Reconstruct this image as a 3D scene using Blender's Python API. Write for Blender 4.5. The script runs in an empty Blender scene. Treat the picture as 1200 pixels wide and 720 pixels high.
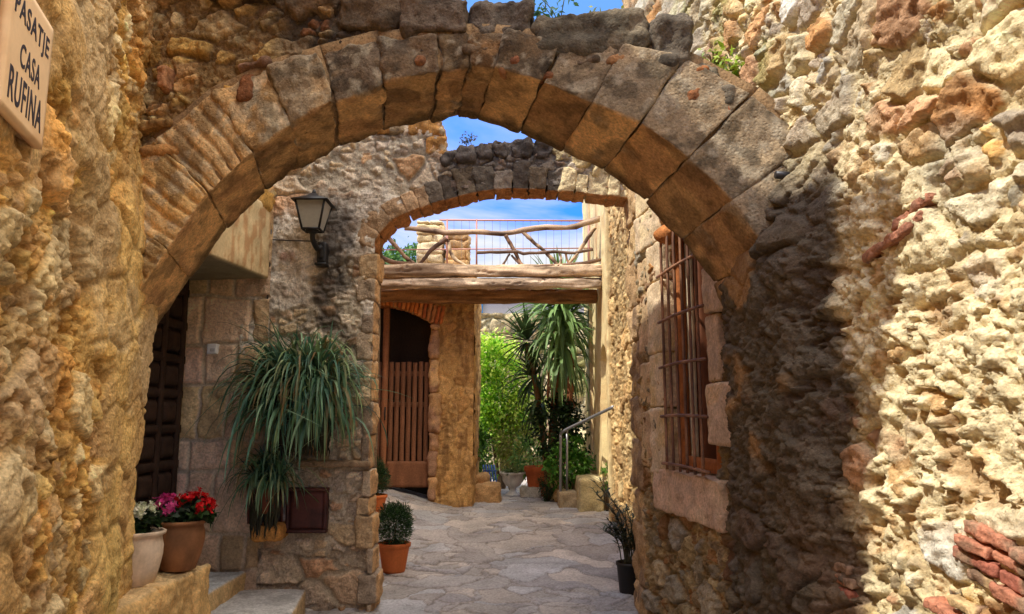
import bpy, math, random
import numpy as np
from mathutils import Vector, Matrix

random.seed(7)
RNG = np.random.default_rng(11)
C = bpy.context.scene.collection
sc = bpy.context.scene

# ------------------------------------------------------------------ camera model
F = 870.0
TH = math.atan(128 / F)
CZ = 1.6
ct, st_ = math.cos(TH), math.sin(TH)

def ray(px, py):
    dx, dy = px - 600.0, py - 360.0
    return np.array([dx, F * ct + dy * st_, F * st_ - dy * ct])

def at(px, py, Y):
    r = ray(px, py)
    return np.array([0, 0, CZ]) + r * (Y / r[1])

def hit(px, py, P, n):
    r = ray(px, py); P = np.array(P, float); n = np.array(n, float)
    t = np.dot(P - np.array([0, 0, CZ]), n) / np.dot(r, n)
    return np.array([0, 0, CZ]) + r * t

# ------------------------------------------------------------------ naming
def tag(o, label=None, cat=None, group=None, kind=None):
    if label: o['label'] = label
    if cat: o['category'] = cat
    if group: o['group'] = group
    if kind: o['kind'] = kind
    return o

def empty(name, loc, label, cat, group=None):
    o = bpy.data.objects.new(name, None)
    C.objects.link(o); o.location = loc
    o.empty_display_size = .1
    return tag(o, label, cat, group)

def link(name, me, parent=None):
    o = bpy.data.objects.new(name, me)
    C.objects.link(o)
    if parent is not None:
        o.parent = parent
        o.matrix_parent_inverse = Matrix.Translation(-parent.location)
    return o

# ------------------------------------------------------------------ colour
def lin(c):
    c = np.asarray(c, float) / 255.0
    return np.where(c <= .04045, c / 12.92, ((c + .055) / 1.055) ** 2.4)

def pal(*cs):
    return np.array([lin(c) for c in cs])

# ------------------------------------------------------------------ noise
def hsh(ix, iy, iz, seed):
    h = (ix.astype(np.int64).astype(np.uint32) * np.uint32(374761393)
         + iy.astype(np.int64).astype(np.uint32) * np.uint32(668265263)
         + iz.astype(np.int64).astype(np.uint32) * np.uint32(2147483647)
         + np.uint32((seed * 1013904223 + 12345) & 0xffffffff))
    h ^= h >> np.uint32(15); h *= np.uint32(2246822519)
    h ^= h >> np.uint32(13); h *= np.uint32(3266489917)
    h ^= h >> np.uint32(16)
    return h

def rnd(idv, k):
    h = idv.astype(np.uint32) + np.uint32((k * 2654435761) & 0xffffffff)
    h ^= h >> np.uint32(16); h *= np.uint32(2246822519)
    h ^= h >> np.uint32(13); h *= np.uint32(3266489917)
    h ^= h >> np.uint32(16)
    return h.astype(np.float64) / 4294967295.0

def vnoise(x, y, z, seed):
    xi, yi, zi = np.floor(x), np.floor(y), np.floor(z)
    fx, fy, fz = x - xi, y - yi, z - zi
    fx = fx * fx * fx * (fx * (fx * 6 - 15) + 10)
    fy = fy * fy * fy * (fy * (fy * 6 - 15) + 10)
    fz = fz * fz * fz * (fz * (fz * 6 - 15) + 10)
    xi, yi, zi = xi.astype(np.int64), yi.astype(np.int64), zi.astype(np.int64)
    def g(a, b, c): return hsh(xi + a, yi + b, zi + c, seed).astype(np.float32) * np.float32(2 / 4294967295.0) - 1
    x00 = g(0,0,0) * (1 - fx) + g(1,0,0) * fx
    x10 = g(0,1,0) * (1 - fx) + g(1,1,0) * fx
    x01 = g(0,0,1) * (1 - fx) + g(1,0,1) * fx
    x11 = g(0,1,1) * (1 - fx) + g(1,1,1) * fx
    return (x00 * (1 - fy) + x10 * fy) * (1 - fz) + (x01 * (1 - fy) + x11 * fy) * fz

def fbm(P, size, octv=4, seed=0, gain=.5, lac=2.03):
    """P: (...,3) in metres, size: feature size of the first octave"""
    f = 1.0 / size; a = 1.0; s = 0; t = 0
    for i in range(octv):
        s = s + a * vnoise(P[..., 0] * f + 17.3 * i, P[..., 1] * f + 5.1 * i, P[..., 2] * f + 9.7 * i, seed + i * 31)
        t += a; a *= gain; f *= lac
    return s / t * 1.6

def voro(x, y, seed, jit=.85):
    """2D Voronoi: distance to the cell edge, id, offset to the centre"""
    xi, yi = np.floor(x).astype(np.int64), np.floor(y).astype(np.int64)
    z0 = np.zeros_like(xi)
    best = np.full(x.shape, 1e9); bx = np.zeros_like(x); by = np.zeros_like(x)
    bid = np.zeros(x.shape, np.uint32)
    pts = {}
    for i in (-1, 0, 1):
        for j in (-1, 0, 1):
            h = hsh(xi + i, yi + j, z0, seed)
            dx = xi + i + .5 + jit * (rnd(h, 1) - .5) - x
            dy = yi + j + .5 + jit * (rnd(h, 2) - .5) - y
            pts[(i, j)] = (dx, dy)
            d = dx * dx + dy * dy
            m = d < best
            best = np.where(m, d, best); bx = np.where(m, dx, bx); by = np.where(m, dy, by)
            bid = np.where(m, h, bid)
    ed = np.full(x.shape, 1e9)
    for (dx, dy) in pts.values():
        rx, ry = dx - bx, dy - by
        l = np.sqrt(rx * rx + ry * ry)
        e = np.where(l > 1e-6, ((bx + dx) * rx + (by + dy) * ry) * .5 / np.maximum(l, 1e-6), 1e9)
        ed = np.minimum(ed, e)
    return ed, bid, -bx, -by

def sstep(a, b, x):
    t = np.clip((x - a) / (b - a), 0, 1)
    return t * t * (3 - 2 * t)

def mix(a, b, t):
    t = np.asarray(t)
    if np.ndim(a) and np.shape(a)[-1:] == (3,) or np.ndim(b) and np.shape(b)[-1:] == (3,):
        t = t[..., None] if t.ndim else t
    return a * (1 - t) + b * t

def stones(U, V, size, asp, seed, warp=.22, mort=.05, rnd_w=.22, Pn=None):
    """one layer of rubble stones -> height 0..1.4, profile 0..1, id"""
    P = np.stack([U, V, np.zeros_like(U)], -1)
    wx = fbm(P, size * 1.3, 3, seed + 5) * warp
    wy = fbm(P, size * 1.3, 3, seed + 9) * warp
    x = U / (size * asp) + wx; y = V / size + wy
    ed, bid, dx, dy = voro(x, y, seed)
    m = mort * (.4 + 1.4 * rnd(bid, 3))
    e = np.clip((ed - m) / (rnd_w * (.6 + .8 * rnd(bid, 4))), 0, 1)
    prof = 1 - (1 - e) ** 3.0
    h = prof * (.45 + .75 * rnd(bid, 5)) + prof * ((rnd(bid, 6) - .5) * dx + (rnd(bid, 7) - .5) * dy) * 1.5
    return h, prof, bid, ed

def facet(U, V, size, seed, warp=.25):
    """broken-stone facets: small tilted planes with hard steps between them, about -1..1"""
    P = np.stack([U, V, np.zeros_like(U)], -1)
    ed, b, dx, dy = voro(U / (size * 1.3) + warp * fbm(P, size * 1.2, 2, seed + 1), V / size + warp * fbm(P, size * 1.2, 2, seed + 2), seed)
    return (rnd(b, 1) - .5) * .9 + ((rnd(b, 2) - .5) * dx + (rnd(b, 3) - .5) * dy) * 2.2

def ashlar(U, V, rows, width, seed, mort=.012, edge=.02):
    """squared blocks in courses -> height, profile, id. rows: list of course heights (cycled)"""
    cum = np.concatenate([[0], np.cumsum(rows)])
    tot = cum[-1]
    Vm = np.mod(V, tot)
    r = np.clip(np.searchsorted(cum, Vm, side='right') - 1, 0, len(rows) - 1)
    rep = np.floor(V / tot).astype(np.int64)
    rid = r + rep * len(rows)
    dv = np.minimum(Vm - cum[r], cum[r + 1] - Vm)
    off = rnd(hsh(rid, rid * 0, rid * 0, seed), 1)
    x = U / width + off
    xi = np.floor(x).astype(np.int64)
    def bnd(k): return k + .55 * (rnd(hsh(k, rid, k * 0, seed + 3), 2) - .5)
    b0, b1 = bnd(xi), bnd(xi + 1)
    below = x < b0; above = x >= b1
    ci = np.where(below, xi - 1, np.where(above, xi + 1, xi))
    du = np.minimum(np.abs(x - bnd(ci)), np.abs(bnd(ci + 1) - x)) * width
    bid = hsh(ci, rid, ci * 0, seed + 7)
    d = np.minimum(du, dv)
    e = np.clip((d - mort) / edge, 0, 1)
    prof = 1 - (1 - e) ** 2.2
    return prof * (.6 + .5 * rnd(bid, 5)), prof, bid, d

def pick(bid, palette, k=11, jit=.22):
    i = np.minimum((rnd(bid, k) * len(palette)).astype(int), len(palette) - 1)
    c = palette[i]
    return c * (1 + jit * (rnd(bid, k + 1) * 2 - 1))[..., None]

# ------------------------------------------------------------------ meshes
def make_mesh(name, V, Q, col=None, smooth=True, mat=None):
    V = np.ascontiguousarray(V, np.float32).reshape(-1, 3)
    Q = np.asarray(Q)
    k = Q.shape[1]
    me = bpy.data.meshes.new(name)
    me.vertices.add(len(V)); me.vertices.foreach_set('co', V.ravel())
    me.loops.add(Q.size); me.loops.foreach_set('vertex_index', Q.ravel().astype(np.int32))
    me.polygons.add(len(Q))
    me.polygons.foreach_set('loop_start', (np.arange(len(Q)) * k).astype(np.int32))
    me.update(calc_edges=True)
    if smooth: me.polygons.foreach_set('use_smooth', np.ones(len(Q), bool))
    if col is not None:
        a = me.attributes.new('Col', 'FLOAT_COLOR', 'POINT')
        c = np.ones((len(V), 4), np.float32); c[:, :3] = np.clip(np.asarray(col).reshape(-1, 3), 0.002, 1)
        a.data.foreach_set('color', c.ravel())
    if mat: me.materials.append(mat)
    return me

def grid_quads(nu, nv, keep=None, flip=False):
    i = np.arange(nu * nv).reshape(nu, nv)
    q = np.stack([i[:-1, :-1], i[1:, :-1], i[1:, 1:], i[:-1, 1:]], -1)
    if flip: q = q[..., ::-1]
    q = q.reshape(-1, 4)
    if keep is not None: q = q[keep.reshape(-1)]
    return q

def sheet(name, O, e, n, us, vs, fn, mat, parent=None, keep=None, up=(0, 0, 1)):
    """height-field surface: O + u e + v up + h n, fn(U,V,P)->(h, colour)"""
    O, e, n, up = [np.array(a, float) for a in (O, e, n, up)]
    U, V = np.meshgrid(us, vs, indexing='ij')
    P = O + U[..., None] * e + V[..., None] * up
    h, col = fn(U, V, P)
    Pd = P + (h[..., None] if np.ndim(h) == 2 else h) * n
    k = None
    if keep is not None:
        uc = .5 * (us[:-1] + us[1:]); vc = .5 * (vs[:-1] + vs[1:])
        Uc, Vc = np.meshgrid(uc, vc, indexing='ij')
        k = keep(Uc, Vc)
    flip = np.dot(np.cross(e, up), n) < 0
    Q = grid_quads(len(us), len(vs), k, flip)
    return link(name, make_mesh(name, Pd, Q, col, True, mat), parent)

def steps(*seg):
    """steps(a, da, b, db2, c ...) : concatenated ranges a..b at da, b..c at db2"""
    out = [seg[0]]
    a = seg[0]
    for i in range(1, len(seg), 2):
        d, b = seg[i], seg[i + 1]
        k = max(1, int(round((b - a) / d)))
        out += list(a + (b - a) * np.arange(1, k + 1) / k)
        a = b
    return np.array(out)

class Acc:
    """collects verts / quads / colours into ONE mesh"""
    def __init__(s): s.v = []; s.q = []; s.c = []; s.n = 0
    def add(s, V, Q, col):
        V = np.asarray(V, float).reshape(-1, 3)
        s.v.append(V); s.q.append(np.asarray(Q) + s.n)
        col = np.asarray(col, float)
        if col.ndim == 1: col = np.tile(col, (len(V), 1))
        s.c.append(col.reshape(-1, 3)); s.n += len(V)
    def build(s, name, mat, parent=None, smooth=True):
        return link(name, make_mesh(name, np.concatenate(s.v), np.concatenate(s.q), np.concatenate(s.c), smooth, mat), parent)

_lat = {}
def lattice(nx, ny, nz):
    key = (nx, ny, nz)
    if key in _lat: return _lat[key]
    pts = []; quads = []; base = 0
    N = (nx, ny, nz)
    for ax in range(3):
        a, b = [k for k in range(3) if k != ax]
        for side in (0, N[ax]):
            A, B = np.meshgrid(np.arange(N[a] + 1), np.arange(N[b] + 1), indexing='ij')
            p = np.zeros(A.shape + (3,), int); p[..., a] = A; p[..., b] = B; p[..., ax] = side
            flip = (side == 0) ^ (ax == 1)
            q = grid_quads(N[a] + 1, N[b] + 1, None, flip) + base
            pts.append(p.reshape(-1, 3)); quads.append(q); base += A.size
    P = np.concatenate(pts); Q = np.concatenate(quads)
    k = (P[:, 0] * (ny + 1) + P[:, 1]) * (nz + 1) + P[:, 2]
    uk, first, inv = np.unique(k, return_index=True, return_inverse=True)
    P = P[first] / np.array(N) * 2.0 - 1
    Q = inv[Q]
    _lat[key] = (P, Q)
    return P, Q

def hexa(O, ex, ey, ez, x0, x1, y0, y1, z0, z1):
    """8 corners [x][y][z]"""
    O, ex, ey, ez = [np.array(a, float) for a in (O, ex, ey, ez)]
    c = np.zeros((2, 2, 2, 3))
    for i, x in enumerate((x0, x1)):
        for j, y in enumerate((y0, y1)):
            for k, z in enumerate((z0, z1)):
                c[i, j, k] = O + x * ex + y * ey + z * ez
    return c

def block(acc, c8, res, rad, amp, seed, colfn, fsize=.12, extra=None, octv=4):
    """a worn stone / timber block from 8 corners: rounded edges, rough faces"""
    c8 = np.asarray(c8, float)
    L = np.array([np.linalg.norm(c8[1].mean((0, 1)) - c8[0].mean((0, 1))),
                  np.linalg.norm(c8[:, 1].mean((0, 1)) - c8[:, 0].mean((0, 1))),
                  np.linalg.norm(c8[:, :, 1].mean((0, 1)) - c8[:, :, 0].mean((0, 1)))])
    n = np.clip(np.round(L / res), 1, 160).astype(int)
    p, Q = lattice(*n)
    half = L / 2
    # denser near edges
    x = p * half
    r = min(rad, half.min() * .95)
    q = np.clip(x, -(half - r), half - r)
    d = x - q
    l = np.linalg.norm(d, axis=1, keepdims=True)
    linf = np.abs(d).max(1, keepdims=True)
    x = q + np.where(l > 1e-9, d / np.maximum(l, 1e-9) * linf, 0)
    nrm = np.where(l > 1e-9, d / np.maximum(l, 1e-9), 0)
    w = (x / half + 1) / 2
    W = lambda a, b, c: ((w[:, 0] if a else 1 - w[:, 0]) * (w[:, 1] if b else 1 - w[:, 1]) * (w[:, 2] if c else 1 - w[:, 2]))[:, None]
    def tri(ww):
        o = 0
        for a in (0, 1):
            for b in (0, 1):
                for c in (0, 1):
                    o = o + ((ww[:, 0] if a else 1 - ww[:, 0]) * (ww[:, 1] if b else 1 - ww[:, 1]) * (ww[:, 2] if c else 1 - ww[:, 2]))[:, None] * c8[a, b, c]
        return o
    P = tri(w)
    ax = np.stack([c8[1].mean((0, 1)) - c8[0].mean((0, 1)), c8[:, 1].mean((0, 1)) - c8[:, 0].mean((0, 1)), c8[:, :, 1].mean((0, 1)) - c8[:, :, 0].mean((0, 1))])
    ax = ax / np.linalg.norm(ax, axis=1, keepdims=True)
    N = nrm @ ax
    N = N / np.maximum(np.linalg.norm(N, axis=1, keepdims=True), 1e-9)
    Ps = P + seed * 3.17
    hgt = fbm(Ps, fsize, octv, seed) * amp
    if extra is not None: hgt = hgt + extra(p, P, N)
    # outward orientation check
    if np.dot(np.cross(ax[0], ax[1]), ax[2]) < 0: Q = Q[:, ::-1]
    acc.add(P + N * hgt[:, None], Q, colfn(p, P, N, hgt))

def plaincol(c, var=.25, size=.1, seed=1, c2=None, size2=.3):
    c = np.asarray(c, float)
    def f(p, P, N, h):
        k = fbm(P, size, 4, seed)
        o = np.tile(c, (len(P), 1))
        if c2 is not None: o = mix(o, np.asarray(c2, float), sstep(-.15, .35, fbm(P, size2, 4, seed + 3)))
        return o * (1 + var * k)[:, None]
    return f

def tube(acc, pts, radii, col, seg=10, cap=True):
    pts = np.asarray(pts, float); n = len(pts)
    radii = np.broadcast_to(np.asarray(radii, float), (n,))
    T = np.gradient(pts, axis=0); T /= np.maximum(np.linalg.norm(T, axis=1, keepdims=True), 1e-9)
    up = np.array([0, 0, 1.0]) if abs(T[0, 2]) < .9 else np.array([1.0, 0, 0])
    V = []; a = np.arange(seg) / seg * 2 * np.pi
    A = np.cross(T[0], up); A /= np.linalg.norm(A)
    for i in range(n):
        A = A - T[i] * np.dot(A, T[i]); A /= np.linalg.norm(A)
        B = np.cross(T[i], A)
        V.append(pts[i] + radii[i] * (np.cos(a)[:, None] * A + np.sin(a)[:, None] * B))
    V = np.concatenate(V)
    Q = []
    for i in range(n - 1):
        for j in range(seg):
            k = (j + 1) % seg
            Q.append([i * seg + j, i * seg + k, (i + 1) * seg + k, (i + 1) * seg + j])
    if cap:
        m = len(V)
        V = np.concatenate([V, pts[:1], pts[-1:]])
        for j in range(0, seg, 2):
            k, l = (j + 1) % seg, (j + 2) % seg
            Q.append([m, l, k, j]); Q.append([m + 1, (n - 1) * seg + j, (n - 1) * seg + k, (n - 1) * seg + l])
    if callable(col): col = col(V)
    acc.add(V, Q, col)

def spline(pts, n):
    """Catmull-Rom through pts"""
    p = np.asarray(pts, float)
    p = np.concatenate([[2 * p[0] - p[1]], p, [2 * p[-1] - p[-2]]])
    out = []
    m = len(p) - 3
    for t in np.linspace(0, m - 1e-9, n):
        i = int(t); f = t - i
        a, b, c, d = p[i:i + 4]
        out.append(.5 * ((2 * b) + (-a + c) * f + (2 * a - 5 * b + 4 * c - d) * f * f + (-a + 3 * b - 3 * c + d) * f ** 3))
    return np.array(out)

def lathe(acc, prof, loc, col, seg=32, wob=0.0, seed=0):
    prof = np.asarray(prof, float)
    a = np.arange(seg) / seg * 2 * np.pi
    V = np.stack([prof[:, None, 0] * np.cos(a), prof[:, None, 0] * np.sin(a), np.repeat(prof[:, 1:2], seg, 1)], -1)
    if wob:
        k = fbm(V + seed * 2.3, .12, 3, seed)
        V[..., :2] *= (1 + wob * k)[..., None]
    V = V + np.array(loc, float)
    Q = []
    for i in range(len(prof) - 1):
        for j in range(seg):
            k = (j + 1) % seg
            Q.append([i * seg + j, i * seg + k, (i + 1) * seg + k, (i + 1) * seg + j])
    V = V.reshape(-1, 3)
    if callable(col): col = col(V)
    acc.add(V, Q, col)

def noisy(c, var=.2, size=.08, seed=3, c2=None, size2=.2):
    c = np.asarray(c, float)
    def f(V):
        o = np.tile(c, (len(V), 1))
        if c2 is not None: o = mix(o, np.asarray(c2, float), sstep(-.1, .4, fbm(V, size2, 4, seed + 4)))
        return o * (1 + var * fbm(V, size, 4, seed))[:, None]
    return f

# ------------------------------------------------------------------ materials
def mat(name, rough=.9, bump=.5, bscale=70, bdist=.006, cvar=.35, cscale=45, grain=0, spec=.25, metal=0, trans=0, pits=0, hue=None, gboost=1.0):
    m = bpy.data.materials.new(name); m.use_nodes = True
    nt = m.node_tree; N = nt.nodes; Lk = nt.links
    b = N['Principled BSDF']
    b.inputs['Roughness'].default_value = rough
    b.inputs['Specular IOR Level'].default_value = spec
    b.inputs['Metallic'].default_value = metal
    at_ = N.new('ShaderNodeAttribute'); at_.attribute_name = 'Col'
    geo = N.new('ShaderNodeNewGeometry')
    co = geo.outputs['Position']
    nz = N.new('ShaderNodeTexNoise'); nz.inputs['Scale'].default_value = cscale; nz.inputs['Detail'].default_value = 8; nz.inputs['Roughness'].default_value = .65
    Lk.new(co, nz.inputs['Vector'])
    mr = N.new('ShaderNodeMapRange'); mr.inputs['From Min'].default_value = .25; mr.inputs['From Max'].default_value = .75
    mr.inputs['To Min'].default_value = 1 - cvar; mr.inputs['To Max'].default_value = 1 + cvar
    Lk.new(nz.outputs['Fac'], mr.inputs['Value'])
    mx = N.new('ShaderNodeVectorMath'); mx.operation = 'SCALE'
    Lk.new(at_.outputs['Color'], mx.inputs[0]); Lk.new(mr.outputs['Result'], mx.inputs['Scale'])
    Lk.new(mx.outputs['Vector'], b.inputs['Base Color'])
    bn = N.new('ShaderNodeTexNoise'); bn.inputs['Scale'].default_value = bscale; bn.inputs['Detail'].default_value = 9; bn.inputs['Roughness'].default_value = .68
    Lk.new(co, bn.inputs['Vector'])
    src = bn.outputs['Fac']
    if pits:
        vo = N.new('ShaderNodeTexVoronoi'); vo.inputs['Scale'].default_value = bscale * .8
        Lk.new(co, vo.inputs['Vector'])
        pm = N.new('ShaderNodeMapRange'); pm.inputs['From Min'].default_value = .1; pm.inputs['From Max'].default_value = .4
        Lk.new(vo.outputs['Distance'], pm.inputs['Value'])
        ad = N.new('ShaderNodeMath'); ad.operation = 'MULTIPLY_ADD'; ad.inputs[1].default_value = pits
        Lk.new(pm.outputs['Result'], ad.inputs[0]); Lk.new(src, ad.inputs[2])
        src = ad.outputs[0]
    bp = N.new('ShaderNodeBump'); bp.inputs['Strength'].default_value = bump; bp.inputs['Distance'].default_value = bdist
    Lk.new(src, bp.inputs['Height']); Lk.new(bp.outputs['Normal'], b.inputs['Normal'])
    if trans:
        tr = N.new('ShaderNodeBsdfTranslucent'); Lk.new(mx.outputs['Vector'], tr.inputs['Color'])
        ms = N.new('ShaderNodeMixShader'); ms.inputs['Fac'].default_value = trans
        Lk.new(b.outputs[0], ms.inputs[1]); Lk.new(tr.outputs[0], ms.inputs[2])
        Lk.new(ms.outputs[0], N['Material Output'].inputs['Surface'])
    return m

M = dict(
    stone=mat('rough_stone', bump=.9, bscale=55, bdist=.011, cvar=.5, cscale=60, pits=.35),
    crumb=mat('crumbling_mortar_stone', bump=.9, bscale=65, bdist=.010, cvar=.40, cscale=70, pits=.35),
    ashlar=mat('cut_stone', bump=.9, bscale=70, bdist=.009, cvar=.42, cscale=50, pits=.35),
    plaster=mat('old_plaster', bump=.5, bscale=60, bdist=.005, cvar=.18),
    paving=mat('paving_stone', rough=.8, bump=.9, bscale=40, bdist=.012, cvar=.42, cscale=40, spec=.3),
    wood=mat('weathered_wood', rough=.75, bump=.6, bscale=50, bdist=.006, cvar=.3),
    iron=mat('rusty_iron', rough=.65, bump=.4, bscale=120, bdist=.002, cvar=.3, spec=.4),
    blackiron=mat('black_painted_iron', rough=.45, bump=.15, bscale=120, bdist=.001, cvar=.15, spec=.5),
    clay=mat('terracotta', rough=.8, bump=.3, bscale=90, bdist=.003, cvar=.15),
    leaf=mat('leaf', rough=.5, bump=.1, cvar=.2, cscale=30, spec=.4, trans=.3),
    petal=mat('petal', rough=.6, bump=.05, cvar=.08, trans=.25),
    paint=mat('painted_surface', rough=.55, bump=.08, bscale=150, bdist=.001, cvar=.05, spec=.4),
    metal=mat('grey_metal', rough=.4, bump=.05, bscale=150, bdist=.001, cvar=.1, spec=.5, metal=.6),
)
def glass_mat(name, col, rough=.1, alpha=.5):
    m = bpy.data.materials.new(name); m.use_nodes = True
    nt = m.node_tree; b = nt.nodes['Principled BSDF']
    nz = nt.nodes.new('ShaderNodeTexNoise'); nz.inputs['Scale'].default_value = 9
    rp = nt.nodes.new('ShaderNodeValToRGB')
    rp.color_ramp.elements[0].color = (*[c * .7 for c in col], 1); rp.color_ramp.elements[1].color = (*col, 1)
    nt.links.new(nz.outputs['Fac'], rp.inputs['Fac']); nt.links.new(rp.outputs['Color'], b.inputs['Base Color'])
    b.inputs['Roughness'].default_value = rough
    b.inputs['Transmission Weight'].default_value = alpha
    return m
M['lampglass'] = glass_mat('frosted_lamp_glass', (.62, .6, .52), .35, .35)
M['darkglass'] = glass_mat('dark_window_glass', (.03, .035, .04), .05, .2)
# ================================================================== camera, light, sky
cam = bpy.data.cameras.new('camera'); co_ = bpy.data.objects.new('camera', cam); C.objects.link(co_)
cam.sensor_width = 36; cam.lens = F / 1200 * 36; cam.clip_start = .05; cam.clip_end = 3000
co_.location = (0, 0, CZ); co_.rotation_euler = (math.pi / 2 + TH, 0, 0)
sc.camera = co_
sc.view_settings.view_transform = 'Standard'; sc.view_settings.look = 'None'; sc.view_settings.exposure = 0
sc.cycles.max_bounces = 8; sc.cycles.diffuse_bounces = 5; sc.cycles.transparent_max_bounces = 8
sc.cycles.use_denoising = True

SUN = np.array([1.0, .45, -1.5]); SUN /= np.linalg.norm(SUN)
sl = bpy.data.lights.new('sun', 'SUN'); sl.energy = 5.0; sl.angle = math.radians(.5); sl.color = (1, .95, .85)
so = bpy.data.objects.new('sun', sl); C.objects.link(so)
so.rotation_euler = Vector(SUN).to_track_quat('-Z', 'Y').to_euler(); so.location = (-6, -3, 14)

FILL_CLOUD = .95
w = bpy.data.worlds.new('World'); sc.world = w; w.use_nodes = True
nt = w.node_tree; bg = nt.nodes['Background']
sky = nt.nodes.new('ShaderNodeTexSky'); sky.sky_type = 'NISHITA'; sky.sun_disc = False
sky.sun_elevation = math.asin(-SUN[2]); sky.sun_rotation = math.atan2(-SUN[0], -SUN[1])
sky.dust_density = .4; sky.ozone_density = 2.0; sky.air_density = 1.0
hs = nt.nodes.new('ShaderNodeHueSaturation'); hs.inputs['Saturation'].default_value = 1.2; hs.inputs['Value'].default_value = 2.3
tc = nt.nodes.new('ShaderNodeTexCoord')
mp = nt.nodes.new('ShaderNodeMapping'); mp.inputs['Scale'].default_value = (1, 1, 2.6)
cn = nt.nodes.new('ShaderNodeTexNoise'); cn.inputs['Scale'].default_value = 3.2; cn.inputs['Detail'].default_value = 9; cn.inputs['Roughness'].default_value = .58; cn.inputs['Distortion'].default_value = .4
cr = nt.nodes.new('ShaderNodeMapRange'); cr.inputs['From Min'].default_value = .40; cr.inputs['From Max'].default_value = .62
sx = nt.nodes.new('ShaderNodeSeparateXYZ')
el = nt.nodes.new('ShaderNodeMapRange'); el.inputs['From Min'].default_value = .46; el.inputs['From Max'].default_value = .24
mu = nt.nodes.new('ShaderNodeMath'); mu.operation = 'MULTIPLY'
mxc = nt.nodes.new('ShaderNodeMixRGB'); mxc.inputs['Color2'].default_value = (6.2, 6.4, 6.8, 1)
L = nt.links.new
L(tc.outputs['Generated'], mp.inputs['Vector']); L(mp.outputs['Vector'], cn.inputs['Vector'])
L(cn.outputs['Fac'], cr.inputs['Value']); L(tc.outputs['Generated'], sx.inputs['Vector']); L(sx.outputs['Z'], el.inputs['Value'])
L(cr.outputs['Result'], mu.inputs[0]); L(el.outputs['Result'], mu.inputs[1])
L(sky.outputs['Color'], hs.inputs['Color']); L(mu.outputs['Value'], mxc.inputs['Fac'])
tn = nt.nodes.new('ShaderNodeMapRange'); tn.inputs['From Min'].default_value = .55; tn.inputs['From Max'].default_value = .25
L(sx.outputs['Z'], tn.inputs['Value'])
tm = nt.nodes.new('ShaderNodeMixRGB'); tm.blend_type = 'MULTIPLY'; tm.inputs['Color2'].default_value = (.11, .43, 1.05, 1)
L(tn.outputs['Result'], tm.inputs['Fac']); L(hs.outputs['Color'], tm.inputs['Color1']); L(tm.outputs['Color'], mxc.inputs['Color1'])
# bright overhead cloud added out of view as fill for the shaded walls
hc = nt.nodes.new('ShaderNodeMapRange'); hc.inputs['From Min'].default_value = .52; hc.inputs['From Max'].default_value = .72; hc.inputs['To Max'].default_value = FILL_CLOUD
L(sx.outputs['Z'], hc.inputs['Value'])
hn = nt.nodes.new('ShaderNodeMapRange'); hn.inputs['From Min'].default_value = .3; hn.inputs['From Max'].default_value = .55
L(cn.outputs['Fac'], hn.inputs['Value'])
# the added cloud fill leans to +x / -y, sparing the sunlit right wall
d1 = nt.nodes.new('ShaderNodeMath'); d1.operation = 'MULTIPLY'; d1.inputs[1].default_value = .85; L(sx.outputs['X'], d1.inputs[0])
d2 = nt.nodes.new('ShaderNodeMath'); d2.operation = 'MULTIPLY_ADD'; d2.inputs[1].default_value = -.45; L(sx.outputs['Y'], d2.inputs[0]); L(d1.outputs[0], d2.inputs[2])
d3 = nt.nodes.new('ShaderNodeMapRange'); d3.inputs['From Min'].default_value = -.35; d3.inputs['From Max'].default_value = .35; d3.inputs['To Min'].default_value = .02; d3.inputs['To Max'].default_value = 1.0; L(d2.outputs[0], d3.inputs['Value'])
hn2 = nt.nodes.new('ShaderNodeMath'); hn2.operation = 'MULTIPLY'; L(hn.outputs['Result'], hn2.inputs[0]); L(d3.outputs['Result'], hn2.inputs[1])
hm = nt.nodes.new('ShaderNodeMath'); hm.operation = 'MULTIPLY'; L(hc.outputs['Result'], hm.inputs[0]); L(hn2.outputs[0], hm.inputs[1])
mh = nt.nodes.new('ShaderNodeMixRGB'); mh.inputs['Color2'].default_value = (42, 38.6, 34, 1)
L(hm.outputs['Value'], mh.inputs['Fac']); L(mxc.outputs['Color'], mh.inputs['Color1'])
L(mh.outputs['Color'], bg.inputs['Color'])
bg.inputs['Strength'].default_value = .15

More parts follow.
